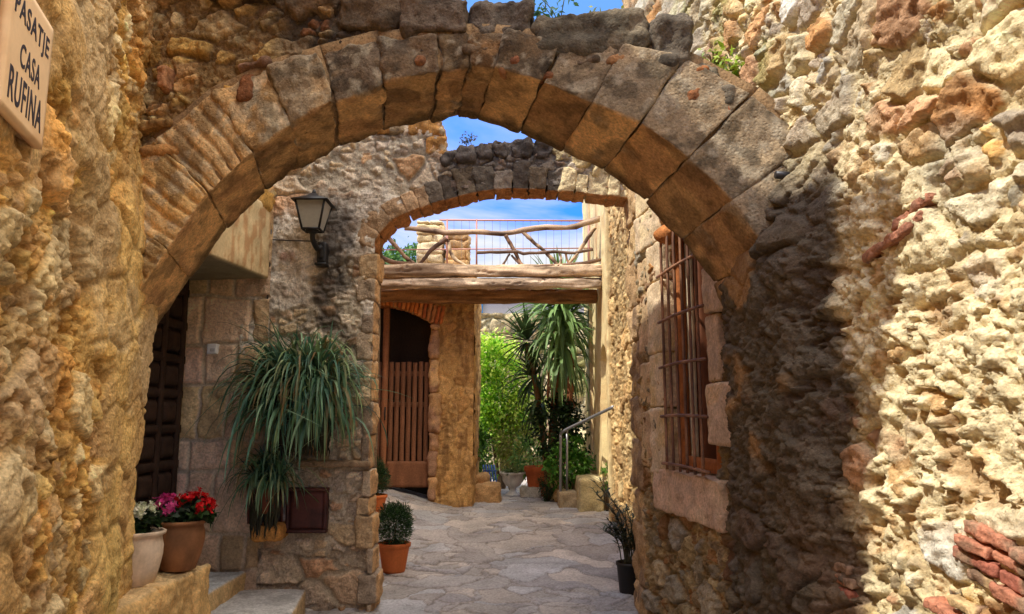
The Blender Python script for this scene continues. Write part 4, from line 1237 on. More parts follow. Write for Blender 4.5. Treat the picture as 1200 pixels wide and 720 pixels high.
# ================================================================== garden at the end of the lane
# retaining wall
gwall = empty('garden_wall', (.5, 17, .2), 'pale rubble retaining wall behind the garden greenery', 'wall')
def gw_fn(U, V, P):
    h, col, prof = rubble(U, V, P, 971, big=.34, small=.14, pbig=.5, asp=1.2, amp=.10, palette=pal((222,204,160),(206,184,140),(214,196,156),(196,170,124)), mortar=lin((206,190,150)), crumb=.9, rough=.04)
    col = mix(col, lin((130,140,60)), .6 * sstep(.1, .4, fbm(P, .8, 4, 972)))
    return h, col
sheet('wall', (0, 17, 0), (1, 0, 0), (0, -1, 0), np.arange(-2.6, 4.2, .03), np.arange(-.1, 3.98, .03), gw_fn, M['crumb'], gwall)
fh = empty('house', (.5, 21, 0), 'distant grey rendered house with a blue shutter above the garden wall', 'house')
a = Acc()
block(a, hexa((0,0,0),(1,0,0),(0,1,0),(0,0,1), -4, 7, 21, 26, 0, 5.1), .2, .02, .01, 5, plaincol(lin((206,196,180)), .15, .8, 5), .5)
wl = a.build('wall', M['plaster'], fh)
def shutter(px0, px1, y0, y1, c):
    a = Acc(); p0, p1 = at(px0, y1, 20.93), at(px1, y0, 20.93)
    block(a, hexa((0,0,0),(1,0,0),(0,1,0),(0,0,1), p0[0], p1[0], 20.9, 20.98, p0[2], p1[2]), .05, .01, .002, 6, plaincol(lin(c), .15, .3, 5))
    a.build('shutter', M['paint'], fh)
shutter(552, 566, 346, 375, (60,140,190)); shutter(640, 656, 366, 395, (150,170,190))
a = Acc()
c8 = hexa((0,0,0),(1,0,0),(0,1,0),(0,0,1), -4.3, 7.3, 20.7, 26.3, 5.1, 5.25); block(a, c8, .2, .02, .02, 8, tilecol); a.build('roof', M['clay'], fh)

# ------------------------------------------------------------------ foliage helpers
def leaves(acc, cen, rad, n, size, cols, seed, flat=.5, hollow=.35, asp=2.0, up=.3, clumps=24, noise=.35):
    """leaf faces scattered in clumps through an uneven ellipsoid"""
    r = np.random.default_rng(seed)
    cen = np.asarray(cen, float); rad = np.asarray(rad, float)
    cl = r.normal(size=(clumps, 3)); cl /= np.linalg.norm(cl, axis=1, keepdims=True)
    cl *= (hollow + (1 - hollow) * r.random((clumps, 1)) ** .6)
    cs = r.uniform(.18, .42, clumps)
    ci = r.integers(0, clumps, n)
    p = cl[ci] + r.normal(size=(n, 3)) * cs[ci, None] * .62
    pos = cen + p * rad
    pos = pos + noise * .2 * rad * np.stack([fbm(pos, .4, 3, seed), fbm(pos, .4, 3, seed + 1), fbm(pos, .4, 3, seed + 2)], -1)
    out = p / np.maximum(np.linalg.norm(p, axis=1, keepdims=True), .2)
    d = out + r.normal(size=(n, 3)) * .8; d[:, 2] -= .25
    d /= np.linalg.norm(d, axis=1, keepdims=True)
    nn = out * .4 + r.normal(size=(n, 3)) * .6 + np.array([0, 0, up + .4])
    sd = np.cross(d, nn); sd /= np.maximum(np.linalg.norm(sd, axis=1, keepdims=True), 1e-6)
    nn = np.cross(sd, d)
    L = size * r.uniform(.6, 1.3, n)[:, None]; W = L / asp
    V = np.stack([pos, pos + d * L * .45 + sd * W * .5 + nn * L * .06, pos + d * L - nn * L * .1, pos + d * L * .45 - sd * W * .5 + nn * L * .06], 1)
    cols = np.asarray(cols)
    cc = cols[np.minimum((rnd(ci.astype(np.uint32) + np.uint32(seed), 3) * .7 * len(cols) + r.random(n) * .45 * len(cols)).astype(int), len(cols) - 1)]
    cc = cc * r.uniform(.75, 1.25, (n, 1))
    acc.add(V.reshape(-1, 3), np.arange(n * 4).reshape(n, 4), np.repeat(cc, 4, 0))

def blade(acc, pts, w0, col, col2=None, fold=.15, side=None):
    """a strap leaf along pts"""
    pts = np.asarray(pts, float); n = len(pts)
    t = np.linspace(0, 1, n)
    wd = w0 * np.clip(np.minimum(.35 + 2.6 * t, 1) * (1 - t ** 3.0), .02, 1)
    T = np.gradient(pts, axis=0); T /= np.maximum(np.linalg.norm(T, axis=1, keepdims=True), 1e-9)
    s = np.cross(T, np.array([0, 0, 1.0]) if side is None else side); l = np.linalg.norm(s, axis=1, keepdims=True)
    s = np.where(l > 1e-3, s / np.maximum(l, 1e-3), np.array([1.0, 0, 0]))
    nn = np.cross(s, T)
    V = np.stack([pts - s * wd[:, None] / 2 + nn * wd[:, None] * fold, pts, pts + s * wd[:, None] / 2 + nn * wd[:, None] * fold], 1).reshape(-1, 3)
    Q = []
    for i in range(n - 1):
        for j in (0, 1): Q.append([i * 3 + j, i * 3 + j + 1, i * 3 + j + 4, i * 3 + j + 3])
    c = np.tile(col, (len(V), 1))
    if col2 is not None: c = mix(c, col2, np.repeat(t, 3))
    acc.add(V, Q, c)

# bright green tree
tr = empty('leafy_tree', tuple(at(590, 575, 14.2)), 'bright lime green bushy tree sunlit at the end of the lane', 'tree')
a = Acc(); g = pal((150,206,50),(180,226,62),(124,184,44),(204,236,84),(104,160,44),(222,240,110))
cA = at(585, 470, 14.2)
leaves(a, cA + np.array([-.1, 0, .05]), (.66, .5, 1.05), 7500, .085, g, 5, clumps=60)
leaves(a, at(575, 425, 14.2), (.5, .45, .5), 2600, .085, g[[1, 3, 5, 0]], 6, clumps=26)
leaves(a, at(612, 480, 14.3), (.42, .4, .5), 2000, .08, pal((168,196,70),(196,214,110),(140,170,60)), 8, clumps=24)
leaves(a, at(566, 535, 13.6), (.26, .3, .45), 1500, .07, pal((90,130,50),(70,110,44),(120,170,60)), 9, clumps=20)
a.build('crown', M['leaf'], tr)
a = Acc(); b0 = at(588, 575, 14.2); b0[2] = .1
for k, (dx, dy, hh) in enumerate(((0, 0, 2.2), (-.3, .1, 1.8), (.3, -.05, 1.6))):
    tube(a, spline([b0, b0 + np.array([dx * .4, dy * .4, .7]), b0 + np.array([dx, dy, hh])], 12), np.linspace(.05, .015, 12), noisy(lin((110,86,60)), .3, .05, 3), 8)
a.build('trunk', M['wood'], tr)
def bush(name, label, cat, px, py, Y, rad, n, size, g, seed, group=None, stem=True, **kw):
    c = at(px, py, Y); e = empty(name, (c[0], c[1], gz(c[0], c[1])), label, cat, group)
    a = Acc(); leaves(a, c, rad, n, size, g, seed, **kw); a.build('foliage', M['leaf'], e)
    if stem:
        a = Acc(); z0 = float(gz(c[0], c[1])) - .03
        for k in range(4):
            an = k * 1.7
            tube(a, [(c[0], c[1], z0), (c[0] + .3 * rad[0] * math.cos(an), c[1] + .3 * rad[1] * math.sin(an), (z0 + c[2]) / 2), (c[0] + .6 * rad[0] * math.cos(an), c[1] + .6 * rad[1] * math.sin(an), c[2])], [.018, .014, .006], lin((90,72,50)), 6)
        a.build('stem', M['wood'], e)
    return e
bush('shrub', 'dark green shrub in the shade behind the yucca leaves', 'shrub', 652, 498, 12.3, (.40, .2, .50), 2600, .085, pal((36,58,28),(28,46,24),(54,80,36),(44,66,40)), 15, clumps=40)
bush('flowering_shrub', 'pale pink flowering shrub between the bright green tree and the terracotta pot', 'shrub', 632, 528, 14.6, (.4, .3, .42), 1600, .07, pal((170,160,90),(214,170,150),(196,150,120),(130,150,60)), 16, clumps=26)
bush('dry_shrub', 'yellowish half dry shrub behind the white urn', 'shrub', 598, 520, 14.0, (.36, .3, .45), 1500, .075, pal((176,180,80),(150,160,66),(190,176,100)), 17, clumps=26)
bush('leafy_weed', 'fresh green weedy plants growing on the raised bed beneath the handrail', 'plant', 668, 542, 11.85, (.36, .12, .34), 1700, .08, pal((90,150,50),(70,124,40),(120,176,70)), 18, clumps=26)
bush('leafy_weed', 'small green weed at the foot of the sunlit plaster wall', 'plant', 711, 558, 11.0, (.10, .10, .16), 160, .07, pal((120,150,60),(90,130,50)), 19, clumps=8)
bush('conifer_shrub', 'small dark green clipped conifer left of the handrail posts', 'shrub', 642, 570, 12.2, (.16, .15, .20), 1300, .035, pal((40,70,32),(54,88,40),(30,54,28)), 20, clumps=30, asp=3)
bush('palm_seedling', 'upright strappy green plant behind the white urn', 'plant', 622, 538, 13.4, (.22, .2, .25), 260, .24, pal((90,130,60),(120,160,80)), 22, clumps=12, asp=7)
# trees beyond the terrace and above the walls
tt = empty('leafy_tree', tuple(at(470, 580, 17)), 'green tree top showing past the terrace at the left end of the footbridge', 'tree')
a = Acc(); leaves(a, at(468, 308, 17), (.85, .6, .42), 2200, .12, pal((80,120,50),(100,140,56),(60,96,44)), 31, clumps=26)
a.build('crown', M['leaf'], tt)
a = Acc(); q = at(468, 310, 17); tube(a, [(q[0], 17, 0), (q[0] + .1, 17, 2), (q[0], 17, q[2])], [.16, .12, .06], noisy(lin((100,78,56)), .3, .1, 3), 10); a.build('trunk', M['wood'], tt)

# ------------------------------------------------------------------ yucca
yb = at(640, 575, 12.0)
yu = empty('yucca', (yb[0], yb[1], .25), 'tall yucca with long drooping sword leaves under the footbridge', 'yucca')
r = np.random.default_rng(77)
a = Acc()
def yhead(c, n, Lm, dark, droop, seed, tilt=(0, 0)):
    r = np.random.default_rng(seed)
    for i in range(n):
        az = r.uniform(0, 2 * np.pi); el = r.uniform(-1.2, 1.45) if i > n * .15 else r.uniform(.9, 1.5)
        L = Lm * r.uniform(.75, 1.15)
        d = np.array([math.cos(az) * math.cos(el) + tilt[0], math.sin(az) * math.cos(el) + tilt[1], math.sin(el)]); d /= np.linalg.norm(d)
        pts = []; p = np.array(c, float) + d * .04; v = d.copy()
        for k in range(7):
            pts.append(p.copy()); p = p + v * L / 6
            v[2] -= droop * (.06 + .05 * k) * (1.1 - abs(math.sin(el)) * .4); v /= np.linalg.norm(v)
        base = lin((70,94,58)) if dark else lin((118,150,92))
        base = base * r.uniform(.6, 1.3)
        blade(a, pts, r.uniform(.055, .085), base, base * np.array([1.25, 1.2, 1.05]), .22)
yt = at(656, 356, 12.45)
yhead(yt, 105, .92, False, .9, 1)
for k, (dz, n_, dr) in enumerate(((-.15, 50, 1.4), (-.35, 60, 2.3), (-.65, 52, 3.3), (-.95, 36, 3.8))):
    yhead(yt + np.array([.02, -.05, dz]), n_, .98, False, dr, 2 + k)
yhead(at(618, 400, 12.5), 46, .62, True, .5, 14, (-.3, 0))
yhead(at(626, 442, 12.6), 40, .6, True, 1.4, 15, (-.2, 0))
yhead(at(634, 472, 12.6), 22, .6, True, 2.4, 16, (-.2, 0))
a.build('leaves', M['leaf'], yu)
a = Acc()
tube(a, spline([(yb[0] + .10, 12.65, .2), (yb[0] + .14, 12.6, 1.3), yt - np.array([.02, 0, .6]), yt], 16), np.linspace(.075, .06, 16), noisy(lin((132,100,66)), .4, .06, 6), 12)
tube(a, spline([(yb[0] + .08, 12.65, .2), (yb[0] - .02, 12.6, 1.3), at(626, 440, 12.55), at(618, 404, 12.5)], 12), np.linspace(.05, .04, 12), noisy(lin((132,100,66)), .4, .06, 7), 12)
a.build('trunk', M['wood'], yu)
a = Acc(); r = np.random.default_rng(9)
for i in range(34):   # dry hanging leaves
    p = yt + np.array([r.uniform(-.22, .22), r.uniform(-.25, .05), r.uniform(-1.5, -.75)])
    pts = [p + np.array([r.normal() * .02, r.normal() * .02, -k * .09]) for k in range(6)]
    blade(a, pts, .04, lin((176,112,70)) * r.uniform(.6, 1.2), None, .2, np.array([0, 1.0, 0]))
a.build('dry_leaves', M['leaf'], yu)

# ------------------------------------------------------------------ garden pots and stonework
ub_ = at(601, 583, 13.2)
a = Acc()
zg = ub_[2]
prof = [(.0, 0), (.13, 0), (.135, .03), (.10, .05), (.055, .09), (.045, .12), (.06, .15), (.11, .18), (.155, .25), (.165, .32), (.19, .345), (.205, .36), (.20, .385), (.175, .38), (.16, .34), (.0, .33)]
prof = [(x * 1.15, z * 1.12) for x, z in prof]
lathe(a, prof, (ub_[0], 13.2, zg), noisy(lin((244,238,222)), .12, .06, 4, lin((214,204,184)), .15), 32)
un = empty('urn', (ub_[0], 13.2, zg), 'white stone garden urn on a foot at the end of the lane', 'urn')
a.build('bowl', M['plaster'], un)
a = Acc(); leaves(a, (ub_[0], 13.2, zg + .42), (.16, .16, .08), 200, .09, pal((90,110,60),(120,130,70)), 44, clumps=8, asp=3); a.build('plant', M['leaf'], un)
def potthing(name, label, x, y, z, prof, c, seed, c2=None, matn='clay', cat='pot', group=None):
    e = empty(name, (x, y, z), label, cat, group)
    a = Acc(); lathe(a, prof, (x, y, z), noisy(lin(c), .18, .08, seed, lin(c2 or c) , .15), 40, .01, seed)
    a.build('pot', M[matn], e)
    r0 = [p for p in prof][-1]
    return e
q = at(641, 583, 13.0)
e = potthing('flower_pot', 'large orange terracotta pot in the garden behind the small conifer', q[0] - .08, 13.0, q[2], [(0, 0), (.22, 0), (.25, .2), (.28, .42), (.31, .44), (.31, .52), (.27, .52), (.26, .47), (0, .46)], (206,112,62), 3, (186,96,52))
a = Acc()
c8 = hexa((0,0,0),(1,0,0),(0,1,0),(0,0,1), at(607, 580, 12.5)[0], at(634, 580, 12.5)[0], 12.45, 12.8, .1, at(615, 571, 12.5)[2])
c8 = hexa((0,0,0),(1,0,0),(0,1,0),(0,0,1), at(610, 580, 12.75)[0], at(634, 580, 12.75)[0], 12.7, 13.0, .1, at(615, 571, 12.75)[2])
block(a, c8, .02, .04, .02, 3, plaincol(lin((186,176,156)), .25, .06, 4), .1)
tag(a.build('stone_trough', M['ashlar']), 'low grey stone trough beside the white urn', 'trough')
# worn steps at the gate-house corner
for k, (p0, p1, y0, y1, Y, lab) in enumerate(((533, 586, 568, 585, 12.0, 'long low worn stone step at the corner of the gate house'), (540, 572, 557, 571, 12.35, 'upper short worn stone step against the gate house corner'))):
    a = Acc(); A_, B_ = at(p0, y1, Y), at(p1, y0, Y)
    block(a, hexa((0,0,0),(1,0,0),(0,1,0),(0,0,1), A_[0], B_[0], Y, Y + .5, A_[2] - .1, B_[2]), .02, .06, .035, 600 + k, plaincol(lin((186,146,98)), .3, .1, k), .14)
    tag(a.build('stone_step', M['stone']), lab, 'step')
# folded blue garden chair
ch = empty('folding_chair', tuple(at(576, 572, 12.9)), 'blue slatted folding chair leaning beside the green tree', 'chair')
for k in range(5):
    a = Acc(); x0 = 566 + k * 3.2
    A_, B_ = at(x0 + 4, 572, 12.9), at(x0, 545, 13.0)
    tube(a, [A_, B_], .016, lin((70,104,170)), 6); a.build('slat', M['paint'], ch)
a = Acc(); tube(a, [at(566, 552, 12.97), at(582, 552, 12.97)], .014, lin((60,92,150)), 6); a.build('rail', M['paint'], ch)

# steps, raised bed and handrail on the right
for k, (p0, p1, y0, y1, Y, dep, lab, c) in enumerate(((655, 702, 577, 592, 11.35, .5, 'lowest broad stone step at the foot of the handrail', (170,150,116)), (679, 722, 561, 590, 11.0, .9, 'upper stone step against the sunlit plaster wall', (196,180,136)))):
    a = Acc(); A_, B_ = at(p0, y1, Y), at(p1, y0, Y)
    block(a, hexa((0,0,0),(1,0,0),(0,1,0),(0,0,1), A_[0], min(B_[0], 1.34), Y, Y + dep, A_[2] - .15, B_[2]), .02, .04, .02, 620 + k, plaincol(lin(c), .3, .1, k), .14)
    tag(a.build('stone_step', M['stone']), lab, 'step')
a = Acc(); A_, B_ = at(634, 588, 12.0), at(700, 563, 12.0)
block(a, hexa((0,0,0),(1,0,0),(0,1,0),(0,0,1), at(650,588,12.)[0], 1.33, 12.0, 12.7, .1, B_[2]), .022, .05, .03, 640, plaincol(lin((206,184,130)), .3, .1, 4, lin((180,140,90)), .2), .14)
tag(a.build('raised_bed', M['stone']), 'low cream stone wall of the raised bed behind the handrail', 'wall')
hr = empty('handrail', tuple(at(660, 588, 11.4)), 'bent grey steel tube handrail beside the garden steps', 'handrail')
a = Acc()
P = [at(657, 589, 11.4), at(657, 515, 11.4), at(660, 506, 11.35), at(690, 491, 10.7), at(719, 477, 9.95)]
tube(a, np.concatenate([[P[0]], spline(P[1:], 24)]), .022, lin((150,152,156)), 10); a.build('rail', M['metal'], hr)
a = Acc(); tube(a, [at(664.5, 589, 11.5), at(664.5, 505, 11.3)], .018, lin((140,142,146)), 10); a.build('post', M['metal'], hr)
# ================================================================== STREET SIGN on the left wall
snL = np.array([nL[0], nL[1], 0]); seL = eL / np.linalg.norm(eL)
S0 = np.array([-.903, 0, 0])     # plane just in front of the wall
def sp(px, py): return hit(px, py, S0, nL)
br_c = sp(46, 176); tr_c = sp(63, 40)
zb = br_c[2]; ztp = tr_c[2] + .0
wS = .405
O = np.array([br_c[0], br_c[1], 0]) - seL * wS
sg = empty('street_sign', tuple(O + np.array([0, 0, zb])), 'cream street name plaque lettered PASATJE CASA RUFINA on the left wall', 'sign')
a = Acc()
block(a, hexa(O, seL, snL, (0, 0, 1), 0, wS, -.02, .010, zb, ztp), .02, .004, .001, 1, plaincol(lin((250,214,168)), .12, .2, 3, lin((232,190,142)), .25), .3)
a.build('plate', M['paint'], sg)
a = Acc(); block(a, hexa(O, seL, snL, (0, 0, 1), -.035, wS - .012, -.06, -.012, zb + .015, ztp + .03), .02, .015, .006, 1, plaincol(lin((176,150,116)), .2, .1, 3), .1)
a.build('mortar_bed', M['plaster'], sg)
def text(s, u0, u1, z0, z1, col=(54,50,62)):
    cu = bpy.data.curves.new('lettering', 'FONT'); cu.body = s; cu.size = 1; cu.extrude = .002; cu.offset = .012; cu.space_character = 1.12
    ob = bpy.data.objects.new('tmp', cu); C.objects.link(ob)
    bpy.context.view_layer.update()
    me = bpy.data.meshes.new_from_object(ob.evaluated_get(bpy.context.evaluated_depsgraph_get()))
    bpy.data.objects.remove(ob)
    v = np.zeros(len(me.vertices) * 3, np.float32); me.vertices.foreach_get('co', v); v = v.reshape(-1, 3)
    mn, mx_ = v.min(0), v.max(0)
    a_ = (v - mn) / np.maximum(mx_ - mn, 1e-6)
    out = O + (u0 + a_[:, :1] * (u1 - u0)) * seL + (.0102 + .0015 * a_[:, 2:]) * snL + (z0 + a_[:, 1:2] * (z1 - z0)) * np.array([0, 0, 1])
    me.vertices.foreach_set('co', out.astype(np.float32).ravel())
    ca = me.attributes.new('Col', 'FLOAT_COLOR', 'POINT'); ca.data.foreach_set('color', np.tile([*lin(col), 1], len(v)).astype(np.float32))
    me.materials.clear(); me.materials.append(M['paint']); me.name = 'lettering'; me.update()
    return link('lettering', me, sg)
H = ztp - zb
text('PASATJE', .035, wS - .035, zb + H * .66, zb + H * .87)
text('CASA', .115, wS - .095, zb + H * .40, zb + H * .575)
text('RUFINA', .045, wS - .045, zb + H * .095, zb + H * .335)

# ================================================================== LANTERN
lc = at(367, 255, LY - .24)
lt = empty('wall_lantern', tuple(at(372, 305, LY - .05)), 'black iron wall lantern with frosted glass on the grey pier', 'lantern')
X0, Y0, Z0 = lc
bk = lin((30,30,32))
def fr4(z, s): return [np.array([X0 + sx * s, Y0 + sy * s, z]) for sx, sy in ((-1, -1), (1, -1), (1, 1), (-1, 1))]
zt_, zb_ = at(367, 238, LY - .24)[2], at(367, 270, LY - .24)[2]
st, sb = .125, .072
T4, B4 = fr4(zt_, st), fr4(zb_, sb)
a = Acc()
for i in range(4):
    tube(a, [T4[i], B4[i]], .010, bk, 6); tube(a, [T4[i], T4[(i + 1) % 4]], .010, bk, 6); tube(a, [B4[i], B4[(i + 1) % 4]], .010, bk, 6)
a.build('frame', M['blackiron'], lt)
for i in range(4):
    V = [T4[i], T4[(i + 1) % 4], B4[(i + 1) % 4], B4[i]]
    link('glass_pane', make_mesh('glass_pane', np.array(V), np.array([[0, 1, 2, 3]]), np.tile(lin((200,190,160)), (4, 1)), False, M['lampglass']), lt)
a = Acc()
R0, R1, R2 = fr4(zt_, st + .03), fr4(zt_ + .055, .05), fr4(zt_ + .085, .02)
V = np.array(R0 + R1 + R2 + [np.array([X0, Y0, zt_ + .10])]); Q = []
for i in range(4):
    j = (i + 1) % 4; Q += [[i, j, 4 + j, 4 + i], [4 + i, 4 + j, 8 + j, 8 + i], [8 + i, 8 + j, 12, 12]]
Q = [q if q[2] != q[3] else [q[0], q[1], q[2], q[0]] for q in Q]
V4 = np.concatenate([V, np.array(fr4(zt_ - .006, st + .03))]); Q = [q for q in Q if len(set(q)) == 4] + [[16, 15, 14, 13]] + [[13 + i, 13 + (i + 1) % 4, (i + 1) % 4, i] for i in range(4)] + [[8, 9, 10, 11]]
a.add(V4, Q, bk); lathe(a, [(.0, .0), (.02, .0), (.016, .02), (.008, .04), (0, .045)], (X0, Y0, zt_ + .08), bk, 12); a.build('roof', M['blackiron'], lt)
a = Acc()
zw = at(374, 300, LY - .05)[2]
tube(a, [(X0, Y0, zb_), (X0, Y0, zb_ - .03)], [.055, .03], bk, 10)
tube(a, spline([(X0, Y0, zb_ - .02), (X0, Y0 + .02, zb_ - .08), (X0 + .02, LY - .14, zb_ - .14), (X0 + .035, LY - .10, zw + .06), (X0 + .04, LY - .07, zw - .03)], 18), np.linspace(.022, .030, 18), bk, 8)
block(a, hexa((0,0,0),(1,0,0),(0,1,0),(0,0,1), X0 + .0, X0 + .085, LY - .09, LY + .02, zw - .07, zw + .12), .02, .012, .002, 3, lambda p, P, N, h: np.tile(bk, (len(P), 1)))
block(a, hexa((0,0,0),(1,0,0),(0,1,0),(0,0,1), X0 - .01, X0 + .095, LY - .12, LY + .02, zw - .095, zw - .07), .02, .008, .001, 3, lambda p, P, N, h: np.tile(bk, (len(P), 1)))
a.build('bracket', M['blackiron'], lt)
# cable to the lantern
a = Acc()
q = [at(318, 245, LY - .05), at(315, 280, LY - .05), at(318, 281, LY - .05), at(340, 282, LY - .05), at(372, 283, LY - .06)]
tube(a, np.array([at(319, 245, LY - .05), at(316, 320, LY - .05), at(312, 372, LY - .05)]), .006, lin((70,64,60)), 6)
tube(a, spline(q[2:], 12), .006, lin((60,52,50)), 6)
tag(a.build('cable', M['blackiron']), 'thin dark cable clipped along the wall left of the lantern', 'cable')

# ================================================================== DOORBELL
db = at(249, 409, 6.40)
e = empty('doorbell', tuple(db), 'small white square doorbell switch on the door jamb', 'doorbell')
a = Acc(); block(a, hexa(db, (1,0,0),(0,1,0),(0,0,1), -.045, .045, -.015, .05, -.045, .045), .01, .008, 0, 1, plaincol(lin((246,246,246)), .03)); a.build('case', M['paint'], e)
a = Acc(); block(a, hexa(db, (1,0,0),(0,1,0),(0,0,1), -.012, .028, -.022, -.01, -.024, .004), .006, .004, 0, 1, plaincol(lin((206,206,210)), .03)); a.build('button', M['paint'], e)

# ================================================================== METER CABINET
e = empty('meter_cabinet', tuple(at(360, 625, LY - .04)), 'rusty dark red metal cabinet door low in the grey wall', 'cabinet')
A_, B_ = at(334, 625, LY - .05), at(384, 572, LY - .05)
a = Acc(); rc = plaincol(lin((92,50,44)), .4, .08, 5, lin((70,40,38)), .15)
block(a, hexa((0,0,0),(1,0,0),(0,1,0),(0,0,1), A_[0] + .03, B_[0] - .03, LY - .05, LY + .03, A_[2] + .03, B_[2] - .03), .03, .004, .003, 2, rc); a.build('door', M['iron'], e)
a = Acc()
for (x0, x1, z0, z1) in ((A_[0], B_[0], B_[2] - .028, B_[2]), (A_[0], B_[0], A_[2], A_[2] + .028), (A_[0], A_[0] + .028, A_[2] + .028, B_[2] - .028), (B_[0] - .028, B_[0], A_[2] + .028, B_[2] - .028)):
    block(a, hexa((0,0,0),(1,0,0),(0,1,0),(0,0,1), x0, x1, LY - .065, LY + .03, z0, z1), .03, .004, .002, 3, rc)
a.build('frame', M['iron'], e)
# second, narrower cabinet behind the small grass plant
e = empty('meter_cabinet', tuple(at(305, 615, LY - .04)), 'small dark red cabinet half hidden behind the lower grass plant', 'cabinet')
A_, B_ = at(290, 614, LY - .06), at(331, 560, LY - .06)
a = Acc(); block(a, hexa((0,0,0),(1,0,0),(0,1,0),(0,0,1), A_[0], B_[0], LY - .06, LY + .02, A_[2], B_[2]), .03, .006, .003, 4, rc); a.build('door', M['iron'], e)
a = Acc()
for px in (291, 309, 330): tube(a, [at(px, 614, LY - .07), at(px, 560, LY - .07)], .010, lin((104,60,50)), 6)
a.build('frame', M['iron'], e)
# bracket stone and stone shelf
a = Acc(); A_, B_ = at(296, 634, LY - .16), at(331, 615, LY - .16)
block(a, hexa((0,0,0),(1,0,0),(0,1,0),(0,0,1), A_[0], B_[0], LY - .24, LY + .05, A_[2], B_[2]), .012, .03, .02, 5, plaincol(lin((196,140,74)), .3, .08, 5), .1)
tag(a.build('bracket_stone', M['stone']), 'orange bracket stone under the lower hanging grass plant', 'stone')
a = Acc(); A_, B_ = at(345, 548, LY - .1), at(432, 541, LY - .1)
block(a, hexa((0,0,0),(1,0,0),(0,1,0),(0,0,1), A_[0], B_[0], LY - .08, LY + .02, A_[2], B_[2]), .012, .015, .012, 5, plaincol(lin((166,140,110)), .3, .08, 5), .1)
tag(a.build('stone_shelf', M['stone']), 'thin stone ledge above the larger rusty cabinet', 'ledge')

# ================================================================== HANGING GRASS PLANTS
def grass(label, cx, cy, Y, spreadx, n, Lm, seed, w=.014, up=.25, potc=None, potbox=None, lim=1.0, vs_=.05):
    c = at(cx, cy, Y)
    e = empty('grass_plant', tuple(c), label, 'plant', 'hanging grass plants on the wall')
    r = np.random.default_rng(seed); a = Acc()
    gl = pal((92,134,98),(112,152,118),(74,114,86),(138,172,140),(102,146,128),(134,160,112),(86,130,112),(160,176,134))
    for i in range(n):
        x0 = c[0] + r.uniform(-1, 1) * spreadx * .8; y0 = c[1] + r.uniform(-.02, .08)
        az = r.uniform(-math.pi, 0) + r.normal() * .25
        if r.random() < .12: az = r.uniform(0, math.pi)
        el = r.uniform(.25, 1.5)
        L = Lm * r.uniform(.55, 1.15) * (1.0 - .25 * max(0, math.sin(el) - .8) * 5 * r.random())
        v = np.array([math.cos(az) * math.cos(el) * .36 + (x0 - c[0]) * .6, math.sin(az) * math.cos(el) * .62, math.sin(el) * .8]); v /= np.linalg.norm(v)
        p = np.array([x0, y0, c[2] + r.uniform(-vs_, .05)]); pts = []
        g_ = r.uniform(.42, .7) * lim; stiff = r.random() < up * .35
        if stiff: g_ *= .32; L *= .66
        elif r.random() < up * .5: g_ *= .62; L *= .85
        for k in range(10):
            pts.append(p.copy()); p = p + v * L / 9
            v[2] -= g_ * (.35 + .14 * k) ; v[:2] *= .95; v /= np.linalg.norm(v)
            p[1] = min(p[1], LY - .04)
        b = gl[r.integers(len(gl))] * r.uniform(.55, 1.2)
        tipc = b * np.array([1.3, 1.25, 1.1]) if r.random() < .9 else lin((150,118,70))
        if r.random() < .035: b = lin((140,116,70)) * r.uniform(.6, 1.1)
        if r.random() < .12:
            kk = r.integers(4, 8); kd = r.normal(size=3) * .05
            pts = [q + kd * max(0, m_ - kk) for m_, q in enumerate(pts)]
        blade(a, pts, w * r.uniform(.55, 1.25), b * .7, tipc, .2)
    # dead dark inner leaves
    for i in range(n // 4):
        p = c + np.array([r.uniform(-1, 1) * spreadx * .75, r.uniform(-.08, .05), r.uniform(-.25, -.05)])
        pts = [p + np.array([0, 0, -k * Lm * .075]) + r.normal(size=3) * .006 for k in range(7)]
        for q in pts: q[1] = min(q[1], LY - .03)
        blade(a, pts, w, lin((64,62,40)) * r.uniform(.5, 1.2), None, .2, np.array([0, 1.0, 0]))
    a.build('leaves', M['leaf'], e)
    a = Acc(); block(a, hexa(c, (1,0,0),(0,1,0),(0,0,1), *potbox), .02, .015, .004, 3, plaincol(lin(potc), .2, .06, 4), .1); a.build('planter', M['clay'], e)
    return e
grass('large bushy grass plant with long arching leaves hanging on the grey wall', 354, 456, LY - .20, .31, 1150, .76, 3, .029, .8, (96,60,44), (-.26, .26, -.07, .16, -.22, -.10), vs_=.34)
grass('small grass plant with drooping leaves hanging below the large one', 314, 566, LY - .22, .14, 260, .48, 4, .020, .2, (120,66,46), (-.07, .07, -.05, .12, -.24, -.05), vs_=.08)

# ================================================================== FLOWER POTS on the ledge
def rim(prof, z): return prof
def fpot(label, x, y, z, R, Hh, c, c2, seed):
    prof = [(0, 0), (.62 * R, 0), (.68 * R, .02 * Hh), (.86 * R, .3 * Hh), (.97 * R, .55 * Hh), (.98 * R, .72 * Hh), (.90 * R, .87 * Hh), (.92 * R, .91 * Hh), (1.04 * R, .93 * Hh), (1.06 * R, .985 * Hh), (1.0 * R, Hh), (.92 * R, .99 * Hh), (.88 * R, .90 * Hh), (0, .88 * Hh)]
    e = empty('potted_flowers', (x, y, z), label, 'flower pot', 'flower pots by the door')
    a = Acc(); lathe(a, prof, (x, y, z), noisy(lin(c), .25, .08, seed, lin(c2), .2), 44, .012, seed); a.build('pot', M['clay'], e)
    a = Acc(); lathe(a, [(.89 * R, .905 * Hh), (.5 * R, .93 * Hh), (0, .93 * Hh)], (x, y, z), noisy(lin((50,38,28)), .3, .03, 5), 24); a.build('soil', M['stone'], e)
    return e
